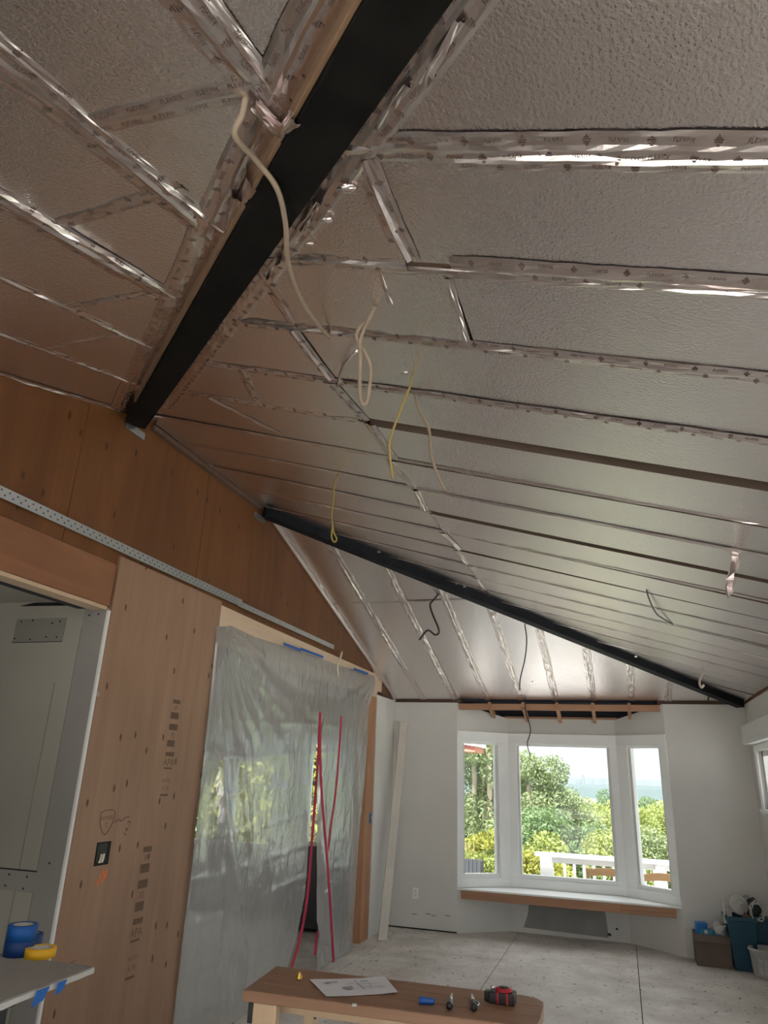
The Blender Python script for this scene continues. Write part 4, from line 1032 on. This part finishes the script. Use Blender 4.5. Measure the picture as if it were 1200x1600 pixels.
# tall teal bin
tb = empty('storage_bin', 'dark teal plastic bin full of scrap in the corner', 'bin', (3.575, 8.33, 0), .02)
def bin_ring(rx, ry, z): return [(-rx, -ry, z), (rx, -ry, z), (rx, ry, z), (-rx, ry, z)]
mb = MB(); H_ = .44
lay = [bin_ring(.095, .10, 0), bin_ring(.125, .13, H_), bin_ring(.118, .123, H_), bin_ring(.088, .093, .012)]
for l in lay: mb.v += l
for k in range(3):
    for i in range(4): mb.f.append((k * 4 + i, k * 4 + (i + 1) % 4, k * 4 + 4 + (i + 1) % 4, k * 4 + 4 + i))
mb.f += [(3, 2, 1, 0), (12, 13, 14, 15)]
mb.build('bin_body', 'teal_bin', tb, bevel=.006)
mb = MB()
for a, b in (((-.135, -.14), (.135, -.128)), ((-.135, .128), (.135, .14)), ((-.135, -.128), (-.123, .128)), ((.123, -.128), (.135, .128))): mb.box(a[0], b[0], a[1], b[1], H_ - .03, H_ + .005)
mb.build('bin_rim', 'teal_bin', tb, bevel=.003)
sb_ = tag(MB().box(3.69, 3.85, 8.32, 8.53, 0, .43).build('storage_crate', 'teal_bin', None, bevel=.012), 'second dark teal crate behind the white bucket', 'crate')
# things in the bin
def stick(px0, y0, px1, y1, w_, mat, name, label, cat):
    a, b = onY(*px0, y0), onY(*px1, y1); o = MB().bar(a, b, w_, .018, up=(0, 1, 0)).build(name, mat, None, bevel=.002); return tag(o, label, cat)
stick((1134, 1443), 8.28, (1129, 1404), 8.30, .022, 'grubby_white', 'trim_offcut', 'narrow pale trim offcut standing up at the left of the teal bin', 'offcut')
stick((1142, 1440), 8.30, (1137, 1418), 8.33, .048, 'grubby_white', 'board_offcut', 'short wide pale offcut standing in the teal bin', 'offcut')
stick((1182, 1445), 8.24, (1156, 1424), 8.28, .05, 'cardboard', 'cardboard_scrap', 'slanting brown cardboard scrap across the bin opening', 'scrap')
disc('lamp_shade', tuple(onY(1154, 1414, 8.30)), .085, (1.25, .15, .2), 'white round lamp shade on top of the teal bin', 'lamp shade')
lump('dark_bag', tuple(onY(1176, 1418, 8.36)), .075, 'planter_grey', 'dark crumpled bag behind the cable coil in the corner', 'bag', 8.1, (1, .8, 1.1))
cc = onY(1183, 1424, 8.27); pts = []
for i in range(60):
    a = i / 59 * math.pi * 5; rr = .075 + .012 * math.sin(i * .9); pts.append(cc + Vector((math.cos(a) * rr * .75, .02 * math.sin(i * .7), math.sin(a) * rr)))
tag(MB().tube(pts, .007, 6).build('cable_coil', 'grubby_white', None, True), 'loose coil of whitish cable above the bins in the corner', 'cable')
bag = lump('plastic_bag', tuple(onY(1166, 1408, 8.40)), .05, 'poly_sheet', 'crumpled clear plastic wrap at the top of the scrap pile', 'plastic wrap', 4.7)
# white bucket
bk = empty('plaster_bucket', 'white plastic bucket with a printed label beside the crate', 'bucket', (3.735, 8.12, 0), .2)
MB().lathe([(.115, 0), (.120, .01), (.132, .19), (.140, .20), (.140, .225), (.133, .226), (.126, .19), (.112, .012)], n=36).build('bucket_body', 'bucket_white', bk, True)
MB().lathe([(.141, .205), (.146, .207), (.146, .216), (.141, .218)], n=36, close=True).build('rim', 'bucket_white', bk, True)
lm = MB(); 
for i in range(9):
    a0 = math.radians(-150 + i * 12); a1 = math.radians(-150 + (i + 1) * 12)
    lm.add([(.1235 * math.cos(a0), .1235 * math.sin(a0), .03), (.1235 * math.cos(a1), .1235 * math.sin(a1), .03), (.1315 * math.cos(a1), .1315 * math.sin(a1), .15), (.1315 * math.cos(a0), .1315 * math.sin(a0), .15)], [(0, 1, 2, 3)])
lm.build('label', 'grubby_white', bk, True)
for i in (0, 2, 7, 8):
    a0 = math.radians(-148 + i * 12); MB().add([(.1250 * math.cos(a0), .1250 * math.sin(a0), .035), (.1250 * math.cos(a0 + .05), .1250 * math.sin(a0 + .05), .035), (.1325 * math.cos(a0 + .05), .1325 * math.sin(a0 + .05), .145), (.1325 * math.cos(a0), .1325 * math.sin(a0), .145)], [(0, 1, 2, 3)]).build('label_stripe', 'graphite', bk)
MB().tube([(.14 * math.cos(math.radians(a)), .14 * math.sin(math.radians(a)), .20 - .11 * math.sin(math.radians((a + 180) * 1.0)) * 1) for a in range(-180, 1, 12)], .003, 6).build('bail', 'galvanized', bk, True)
# rubble strip under the bay
for i, (a, w_) in enumerate(((( 1052, 1486), .10), ((1035, 1481), .14), ((1065, 1491), .08))):
    p = onZ(*a, 0); tag(MB().prism([(p.x - w_, p.y, .0), (p.x + w_, p.y - .02, .0), (p.x + w_ * .8, p.y + .05, .0), (p.x - w_ * .7, p.y + .05, .0)], (0, 0, .02 + .006 * i)).build('plaster_rubble', 'dust', None, bevel=.005),
        ('broken plaster strip on the floor under the right of the bay', 'longer broken plaster strip on the floor under the bay seat', 'smallest plaster piece on the floor by the cardboard box')[i], 'rubble')

# ------------------------------------------------------------------ cables and wires hanging from the ceiling
def wire(pts, r, mat, name, label, cat='wire', n=6): return tag(MB().tube(smoothpath(pts, n), r, 7).build(name, mat, None, True), label, cat)
def mid(px, a, b, t, drop=0.0):
    """point on the pixel's ray at the distance interpolated between the two fixed ends"""
    da, db = (a - CAM).length, (b - CAM).length; d = ray(*px).normalized(); return CAM + d * (da + (db - da) * t - drop)
a, b = onA(384, 150), onB(516, 522); b = b + NR['B'] * .012
wire([a + NR['A'] * .002, mid((378, 180), a, b, .03, .03), mid((367, 212), a, b, .06, .06), mid((400, 250), a, b, .2, .10), mid((433, 295), a, b, .3, .14), mid((446, 350), a, b, .42, .16), mid((450, 410), a, b, .58, .16), mid((470, 468), a, b, .76, .12), mid((495, 505), a, b, .92, .06), b], .0070, 'cable_tan', 'ceiling_cable', 'thick beige cable hanging across the black beam', 'cable')
a = onB(583, 478); fr2 = [(583, 478, .0), (578, 500, .05), (562, 512, .09), (558, 530, .12), (572, 555, .16), (579, 575, .19), (577, 610, .23), (572, 630, .25), (565, 628, .25), (562, 600, .22), (563, 560, .18), (562, 535, .14), (570, 512, .10), (586, 480, .02)]
wire([CAM + ray(x, y).normalized() * ((a - CAM).length - .5 * dr) for x, y, dr in fr2], .0062, 'cable_tan', 'cable_loop', 'beige cable hanging in a long narrow loop from the foil', 'cable')
a = onB(548, 548); wire([onB(560, 543) + NR['B'] * .01, onB(545, 552) + NR['B'] * .04, onB(535, 575) + NR['B'] * .02, onB(528, 600) + NR['B'] * .008], .006, 'foil_tape', 'foil_curl', 'curled strip of loose foil left of the cable loop', 'foil strip')
a = onB(643, 590); wire([a, CAM + ray(640, 605).normalized() * ((a - CAM).length - .06), CAM + ray(622, 650).normalized() * ((a - CAM).length - .14), CAM + ray(609, 690).normalized() * ((a - CAM).length - .18), CAM + ray(610, 718).normalized() * ((a - CAM).length - .2), CAM + ray(614, 748).normalized() * ((a - CAM).length - .22)], .0042, 'wire_yellow', 'yellow_wire', 'thin yellow wire dangling straight down beside the beige wire')
a = onB(648, 616); wire([a, CAM + ray(655, 640).normalized() * ((a - CAM).length - .05), CAM + ray(670, 670).normalized() * ((a - CAM).length - .09), CAM + ray(675, 715).normalized() * ((a - CAM).length - .13), CAM + ray(685, 745).normalized() * ((a - CAM).length - .15), CAM + ray(697, 768).normalized() * ((a - CAM).length - .16)], .0058, 'cable_tan', 'beige_wire', 'beige wire hanging to the right of the yellow wire')
a = onB(527, 745); wire([CAM + ray(x, y).normalized() * ((a - CAM).length - dr) for x, y, dr in ((529, 742, 0), (523, 755, .05), (521, 780, .1), (518, 805, .15), (521, 830, .18), (526, 842, .19), (522, 847, .19), (518, 838, .19), (520, 822, .17))], .0050, 'wire_yellow', 'yellow_wire', 'yellow wire ending in a small loop over the far hip beam')
a, b = onB(1010, 921), onB(1052, 976); wire([a, mid((1014, 935), a, b, .2, .05), mid((1025, 958), a, b, .6, .07), mid((1040, 969), a, b, .85, .03), b], .005, 'wire_dark', 'dark_wire', 'dark wire sagging between two joints on the right slope')
a = onC(698, 928); wire([CAM + ray(x, y).normalized() * ((a - CAM).length - dr) for x, y, dr in ((690, 922, -.05), (677, 938, 0), (672, 945, .02), (676, 960, .05), (686, 985, .1), (680, 992, .1), (668, 985, .1), (655, 1000, .1))], .009, 'wire_dark', 'dark_wire', 'bent dark cable sticking out of the far foil slope')
a = onC(820, 976); wire([CAM + ray(x, y).normalized() * ((a - CAM).length + dr) for x, y, dr in ((820, 976, 0), (823, 1000, .05), (820, 1030, .1), (813, 1060, .2), (812, 1078, .3))], .006, 'wire_dark', 'dark_wire', 'thin dark wire curving down the far foil slope')
a = onC(832, 1064); b = onY(824, 1118, 8.80); wire([a, onY(822, 1085, 8.50), onY(821, 1110, 8.52), onY(829, 1140, 8.53), onY(824, 1162, 8.53), onY(829, 1182, 8.53)], .006, 'wire_dark', 'dark_wire', 'dark wire hanging in front of the centre bay window')
a = onB(1098, 1050); wire([CAM + ray(x, y).normalized() * ((a - CAM).length - dr) for x, y, dr in ((1104, 1048, 0), (1097, 1055, .1), (1093, 1066, .2), (1096, 1074, .25), (1100, 1070, .25))], .010, 'cable_white', 'pale_cable_hook', 'pale cable end hooked near the far right corner', 'cable')
# loose foil flag hanging from a joint at the right
a = onB(1146, 868); fl_pts = [(1143, 868, .0), (1154, 870, .0), (1155, 884, .06), (1148, 893, .10), (1147, 905, .12), (1134, 905, .12), (1140, 890, .08), (1142, 878, .03)]
tag(MB().prism([CAM + ray(x, y).normalized() * ((a - CAM).length - dr) for x, y, dr in fl_pts], NR['B'] * .003).build('foil_flag', 'foil_tape', None), 'loose flap of silver foil hanging from a joint at the right', 'foil flap')
tag(MB().prism([CAM + ray(x, y).normalized() * ((onB(1140, 920) - CAM).length - dr) for x, y, dr in ((1134, 908, 0), (1147, 910, 0), (1146, 924, .06), (1138, 934, .1), (1133, 925, .05))], NR['B'] * .003).build('foil_flag', 'foil_tape', None), 'smaller foil scrap just below the hanging foil flap', 'foil flap')
# crumpled foil bits
for (px, w_, lab) in (((512, 338), .013, 'crumpled foil scrap hanging beside the black beam'), ((486, 375), .009, 'small dark torn foil tab below the crumpled scrap'), ((634, 577), .009, 'tiny foil tab stuck above the yellow wire'), ((543, 288), .018, 'crushed foil corner where the first joint meets the black beam')):
    p = onB(*px) + NR['B'] * .015; lump('foil_scrap', tuple(p), w_, 'foil_tape', lab, 'foil scrap', px[0] * .1, (1.4, .8, .35))

# ------------------------------------------------------------------ beyond the plastic: dark furniture and a plant glimpsed through the slit
cab = empty('dark_cabinet', 'dark cabinet glimpsed through the zipper slit', 'cabinet', (-.62, 8.0, 0))
MB().box(-.30, .30, -.2, .2, .04, .80).build('cabinet_body', 'black_plastic', cab, bevel=.01); MB().box(-.32, .32, -.22, .22, .80, .83).build('cabinet_top', 'black_plastic', cab)
for x in (-.25, .25):
    MB().box(x - .02, x + .02, -.17, .17, 0, .04).build('foot', 'black_plastic', cab)

# ================================================================== OUTSIDE
gm = MB()
NX, NY = 36, 44
for j in range(NY + 1):
    for i in range(NX + 1):
        v = (j / NY) ** 2.2; y = 9.05 + v * 330; x = 1.5 + (i / NX - .5) * (30 + y * 2.0)
        sl = max(0, y - 13) * .13; hl = max(0, -(x + 2.0)) * .16 * min(1, (y - 9) / 8)
        z = -.55 - min(sl, 16 + .01 * y) + min(hl, 7) + .4 * nz(x * .07, y * .07)
        gm.v.append((x, y, min(z, -.5 + min(hl, 7))))
for j in range(NY):
    for i in range(NX):
        k = j * (NX + 1) + i; gm.f.append((k, k + 1, k + NX + 2, k + NX + 1))
g_ = struct(gm.build('ground', 'hill_ground', None, True))
struct(MB().box(-60, 60, -40, 9.0, -.75, -.55).build('ground_yard', 'patio'))
# far hills with a faint skyline
hm_ = bpy.data.materials.new('haze'); hm_.use_nodes = True; MATS['haze'] = hm_; t = hm_.node_tree; t.nodes.clear()
ho_ = t.nodes.new('ShaderNodeOutputMaterial'); hv = t.nodes.new('ShaderNodeVolumeScatter'); hv.inputs['Density'].default_value = .0014; hv.inputs['Color'].default_value = (.19, .235, .265, 1)
t.links.new(hv.outputs[0], ho_.inputs['Volume'])
tag(MB().box(-500, 700, 13.5, 1300, -80, 45).build('haze', 'haze', None), 'thin pale haze over the valley and hills', 'haze', None, 'stuff')
def ridge(name, y, z0, h, mat, label, seed, x0=-400, x1=600, f=.006, thick=150):
    mb = MB(); n = 80
    for i in range(n + 1):
        x = x0 + (x1 - x0) * i / n; t = z0 + h * (.5 + .5 * nz(x * f, seed)) + h * .15 * nz(x * f * 7, seed)
        mb.v += [(x, y, z0 - 60), (x, y, t - 2), (x, y + thick * .4, t), (x, y + thick, z0 - 60)]
    for i in range(n):
        k = i * 4
        for a in range(3): mb.f.append((k + a, k + 4 + a, k + 5 + a, k + 1 + a))
    return tag(mb.build(name, mat, None, True), label, 'hill')
ridge('field_strip', 300, -7.0, 2, 'far_field', 'pale strip of open field below the hazy hills', 2.2, thick=60)
ridge('valley_woods', 200, -7.5, 3, 'hill_ground', 'band of wooded valley in front of the pale field', 4.4, f=.02, thick=80)
ridge('far_hill', 520, -5.5, 7, 'far_hill', 'hazy blue green hill line in the distance', 9.1)
ridge('farther_hill', 1000, -3, 9, 'far_hill', 'farthest hazy ridge on the horizon', 5.7)
for i, (px, w_, h_) in enumerate(((911, 6, 16), (903, 10, 6), (921, 12, 7), (936, 9, 8), (941, 6, 11), (895, 12, 5), (1012, 12, 8), (1020, 8, 6))):
    p = onY(px, 1222, 720); w_ = w_ * .42; tag(MB().box(p.x - w_ / 2, p.x + w_ / 2, 720 + 16 * i, 730 + 16 * i, -30, -2 + h_ * .42).build('far_building', 'far_building', None), ('slim tower block, tallest on the hazy skyline', 'low block left of the slim skyline tower', 'wide block right of the slim skyline tower', 'mid height block toward the mullion on the skyline', 'narrow block beside the mullion on the skyline', 'leftmost low block on the hazy skyline', 'wide block on the skyline in the right bay pane', 'smaller block on the skyline in the right bay pane')[i], 'building')

def leaves(blobs, n, size, mat, name, parent, seed, flat=.0):
    r = random.Random(seed); mb = MB()
    tot = sum(b[3] * b[4] * b[5] for b in blobs)
    for b in blobs:
        k = int(n * b[3] * b[4] * b[5] / tot)
        for _ in range(k):
            while True:
                u = Vector((r.uniform(-1, 1), r.uniform(-1, 1), r.uniform(-1, 1)))
                l = u.length
                if .35 < l < 1: break
            c = Vector((b[0] + u.x * b[3], b[1] + u.y * b[4], b[2] + u.z * b[5]))
            d = Vector((r.gauss(0, 1), r.gauss(0, 1), r.gauss(0, 1))).normalized(); e = d.cross(Vector((r.gauss(0, 1), r.gauss(0, 1), r.gauss(0, 1)))).normalized()
            s = size * r.uniform(.6, 1.4)
            mb.add([c - d * s, c + e * s * .5, c + d * s, c - e * s * .5], [(0, 1, 2, 3)])
    return mb.build(name, mat, parent)
def tree(label, x, y, z0, ztop, rad, mat, seed, n=5000, size=.14, bark='bark', name='tree', cat='tree', nb=9):
    r = random.Random(seed); e = empty(name, label, cat, (x, y, z0))
    h = ztop - z0
    MB().tube([(0, 0, 0), (.02 * h, 0, h * .45), (0, .02 * h, h * .85)], [.03 * h ** .8, .022 * h ** .8, .008 * h ** .8], 8).build('trunk', bark, e, True)
    bl = []
    for i in range(nb):
        a = r.uniform(0, 6.28); q = r.uniform(.15, .75) * rad; zz = h * r.uniform(.42, .9)
        s = rad * r.uniform(.32, .55)
        bl.append((math.cos(a) * q, math.sin(a) * q, min(zz, h - s * .9), s, s, s * .9))
    bl.append((0, 0, h - rad * .38, rad * .42, rad * .42, rad * .4))
    for i in range(4):
        b = bl[i]; MB().tube([(0, 0, h * .4), (b[0] * .6, b[1] * .6, (h * .4 + b[2]) / 2), (b[0], b[1], b[2])], [.012 * h, .008 * h, .004 * h], 6).build('branch', bark, e, True)
    leaves(bl, n, size, mat, 'foliage', e, seed)
    return e
def zline(px, y): p = onY(*px, y); return p
# tall pale trunked trees in the left pane
for i, (px, y, lab) in enumerate(((738, 21, 'tall pale trunked tree at the left edge of the left bay pane'), (752, 23, 'tall slender pale trunk in the middle of the left bay pane'), (762, 20, 'tall pale tree right of the slender trunk in the left pane'), (773, 22, 'tall tree at the right edge of the left bay pane'))):
    p = onY(px, 1200, y); e = empty('tall_tree', lab, 'tree', (p.x, p.y, -.5), 0, 'tall trees beyond the left pane')
    MB().tube([(0, 0, -.5), (.06, 0, 2), (-.03, 0, 4.5), (0, 0, 7)], [.085, .075, .06, .03], 7).build('trunk', 'bark_pale', e, True)
    MB().tube([(.25, .2, -.5), (.28, .2, 2), (.2, .2, 5)], [.05, .045, .03], 7).build('stem', 'bark_pale', e, True)
    r = random.Random(i + 40); bl = [(r.uniform(-.7, .7), r.uniform(-.3, 1.2), .6 + k * .55, .75, .75, .5) for k in range(12)]
    leaves(bl, 14000, .05, 'leaf_pale', 'foliage', e, 60 + i)
# yellow green bushes low in the left pane and behind the plastic
def bush(label, x, y, z0, r_, h, mat, seed, n=7000, size=.04, grp=None, name='bush'):
    e = empty(name, label, 'bush', (x, y, z0), 0, grp); rr = random.Random(seed)
    for k in range(5):
        a = rr.uniform(0, 6.28); MB().tube([(0, 0, 0), (math.cos(a) * r_ * .3, math.sin(a) * r_ * .3, h * .5), (math.cos(a) * r_ * .5, math.sin(a) * r_ * .5, h * .8)], [.02, .014, .006], 5).build('stem', 'bark', e, True)
    bl = [(rr.uniform(-.5, .5) * r_, rr.uniform(-.5, .5) * r_, h * rr.uniform(.35, .75), r_ * .55, r_ * .55, h * .3) for _ in range(7)]
    leaves(bl, n, size, mat, 'foliage', e, seed)
for i, (px, py, y, r_, mat, lab) in enumerate(((742, 1292, 14.5, .8, 'leaf_yellow', 'yellow green bush low in the left bay pane'), (772, 1296, 15.5, .8, 'leaf_yellow', 'second yellow bush beside the sash in the left pane'), (756, 1322, 12.6, .55, 'leaf_lime', 'pale lime clump in front of the yellow bushes'), (778, 1326, 12.9, .5, 'leaf_lime', 'lime green clump at the lower right of the left pane'), (836, 1318, 13.2, .75, 'leaf_yellow', 'rounded yellow green bush left of the white deck rail'), (822, 1300, 14.2, .7, 'leaf_lime', 'taller lime bush at the left edge of the centre pane'))):
    p = onY(px, py, y); bush(lab, p.x, p.y, -.55, r_, max(.5, p.z + .55), mat, 100 + i)
for i in range(6):
    x = -7.2 + i * .85; bush(('%s yellow bush of the hedge blurred behind the plastic sheet' % ('leftmost', 'second', 'third', 'fourth', 'fifth', 'rightmost')[i]), x, 12.5 + .5 * (i % 2), -.55, .8, 3.6 + .3 * (i % 3), 'leaf_yellow', 200 + i, 6000, .08, 'yellow hedge behind the plastic')
struct(MB().box(-14, 12, 9.1, 13.2, -.60, -.52).build('path', 'pink_ground'))
# big trees in the centre and right panes, near to far
TR = [((822, 1172), 18, 0.90, 'leaf_pale', 'tallest tree at the left of the centre bay pane'), ((850, 1205), 20, 0.85, 'leaf_pale', 'tree stepping down right of the tallest one'), ((885, 1228), 24, 1.06, 'leaf_pale', 'rounded pale tree below the skyline tower'), ((858, 1262), 16, 0.94, 'leaf_green', 'darker green tree low in the centre pane'),
      ((905, 1285), 19, 1.19, 'leaf_green', 'dark tree above the middle of the deck rail'), ((930, 1262), 27, 1.31, 'leaf_lime', 'bright lime tree right of centre'), ((955, 1252), 34, 1.62, 'leaf_lime', 'lime tree behind the right mullion'), ((944, 1232), 60, 1.50, 'leaf_green', 'far dark tree clump below the skyline'),
      ((1000, 1262), 24, 1.19, 'leaf_lime', 'lime tree at the left of the right bay pane'), ((1030, 1258), 27, 1.31, 'leaf_lime', 'lime tree at the right of the right bay pane'), ((1012, 1290), 18, 1.00, 'leaf_pale', 'pale tree above the rail in the right pane'), ((1010, 1244), 48, 1.62, 'leaf_green', 'far tree crown in the right bay pane'),
      ((960, 1300), 16, 0.94, 'leaf_lime', 'lime shrubby tree just over the deck rail'), ((800, 1200), 26, 1.12, 'leaf_green', 'tree behind the left mullion'), ((1050, 1250), 36, 1.62, 'leaf_lime', 'tree at the far right edge of the bay view'), ((890, 1250), 42, 1.62, 'leaf_lime', 'sunlit tree behind the rounded pale tree'), ((915, 1246), 52, 1.50, 'leaf_lime', 'small far lime crown under the field strip')]
for i, (px, y, rad, mat, lab) in enumerate(TR):
    p = onY(*px, y); zb = -.55 - max(0, y - 13) * .13 - .5
    tree(lab, p.x, p.y, min(zb, p.z - 2.6), p.z, rad, mat, 300 + i, 11000 if y < 30 else 6000, .038 if y < 30 else .07)
# neighbour's grey roof, house eave, planter
p = onY(730, 1272, 24); nb_ = empty('neighbour_house', 'small grey roofed building low in the left bay pane', 'building', (p.x - 1.2, p.y, -.5))
MB().prism([(-1.6, 0, .95), (1.35, 0, .95), (.5, 0, 1.45), (-1.6, 0, 1.6)], (0, 2.5, 0)).build('roof', 'roof_grey', nb_); MB().box(-1.5, 1.1, .1, 2.4, -.4, .95).build('wall', 'far_building', nb_)
p0, p1 = onY(722, 1158, 11.5), onY(742, 1180, 11.5)
ev = empty('house_eave', 'red and white roof eave at the top corner of the left pane', 'eave', tuple(p0))
world_child(MB().prism([(p1.x, 11.5, p1.z + .05), (p0.x - 1.2, 11.5, p0.z - .12), (p0.x - 1.2, 11.5, p0.z + .12), (p1.x, 11.5, p1.z + .15)], (0, .8, 0)).build('soffit', 'eave_red', None), ev)
world_child(MB().prism([(p1.x + .03, 11.45, p1.z + .13), (p0.x - 1.2, 11.45, p0.z + .10), (p0.x - 1.2, 11.45, p0.z + .22), (p1.x + .03, 11.45, p1.z + .22)], (0, .9, 0)).build('fascia', 'rail_white', None), ev)
p = onY(733, 1365, 11.2); pl = empty('planter_box', 'slatted dark grey planter low in the left bay pane', 'planter', (p.x, p.y, -.52))
zt = onY(733, 1342, 11.2).z + .52
for k in range(6): MB().box(-.17 + k * .058, -.17 + k * .058 + .05, -.02, .0, 0, zt).build('slat', 'planter_grey', pl)
MB().box(-.17, .175, .0, .22, 0, zt - .02).build('planter_body', 'planter_grey', pl)
# deck with white railing and two chairs
dk = struct(MB().box(1.2, 9.0, 9.12, 10.75, -.50, -.36).build('deck', 'deck_wood'))
rl = empty('deck_railing', 'white wooden deck railing with square balusters', 'railing', (3.0, 10.6, -.36))
zr = .655
world_child(MB().box(1.42, 8.9, 10.53, 10.67, zr - .03, zr + .015).build('top_rail', 'rail_white', None, bevel=.004), rl)
world_child(MB().box(1.5, 8.9, 10.58, 10.62, zr - .10, zr - .03).build('sub_rail', 'rail_white', None), rl)
world_child(MB().box(1.5, 8.9, 10.58, 10.62, -.26, -.20).build('bottom_rail', 'rail_white', None), rl)
world_child(MB().prism([(1.49, 10.52, -.36), (1.72, 10.52, -.36), (1.64, 10.52, zr - .03), (1.49, 10.52, zr - .03)], (0, .14, 0)).build('end_post', 'rail_white', None, bevel=.004), rl)
world_child(MB().box(2.93, 3.03, 10.55, 10.65, -.36, zr - .03).build('post', 'rail_white', None), rl)
world_child(MB().box(5.4, 5.5, 10.55, 10.65, -.36, zr - .03).build('post', 'rail_white', None), rl)
bme = MB().box(-.018, .018, -.018, .018, -.20, zr - .10).build('baluster', 'rail_white'); x = 1.80; first = True
while x < 7.0:
    if first: o = bme; first = False
    else: o = bpy.data.objects.new('baluster', bme.data); col.objects.link(o)
    o.parent = rl; o.matrix_parent_inverse = Matrix.Identity(4); o.location = (x - 3.0, 0, .36); x += .124
def chair(x, y, zt, label, rz):
    e = empty('deck_chair', label, 'chair', (x, y, -.36), rz, 'chairs on the deck'); h = zt + .36
    for sx_ in (-.21, .21):
        MB().bar((sx_, .20, 0), (sx_ * 1.05, -.22 + .02, h), .035, .035, up=(0, 1, 0)).xf(Matrix.Identity(4)).build('leg', 'chair_wood', e)
        MB().box(sx_ - .017, sx_ + .017, .22, .26, 0, .44).build('leg', 'chair_wood', e)
    MB().box(-.23, .23, -.05, .28, .43, .46).build('seat', 'chair_wood', e)
    mb = MB(); n = 10
    for i in range(n + 1):
        u = i / n; xx = -.22 + .44 * u; c = .03 * math.sin(u * math.pi)
        mb.v += [(xx, -.20, h - .09 + c * .6), (xx, -.17, h - .09 + c * .6), (xx, -.17, h - .02 + c), (xx, -.20, h - .02 + c)]
    for i in range(n):
        k = i * 4
        for a, b in ((0, 1), (1, 2), (2, 3), (3, 0)): mb.f.append((k + a, k + b, k + 4 + b, k + 4 + a))
    mb.f += [(3, 2, 1, 0), (n * 4, n * 4 + 1, n * 4 + 2, n * 4 + 3)]
    mb.build('top_slat', 'chair_wood', e)
    MB().box(-.21, .21, -.185, -.16, h - .21, h - .16).build('back_slat', 'chair_wood', e)
    MB().box(-.20, .20, -.12, -.10, h - .34, h - .29).build('back_slat', 'chair_wood', e)
chair(2.345, 9.95, .61, 'wooden deck chair seen over the sill of the centre pane', 0.05)
chair(2.965, 9.95, .60, 'wooden deck chair seen over the sill of the right pane', 0.05)
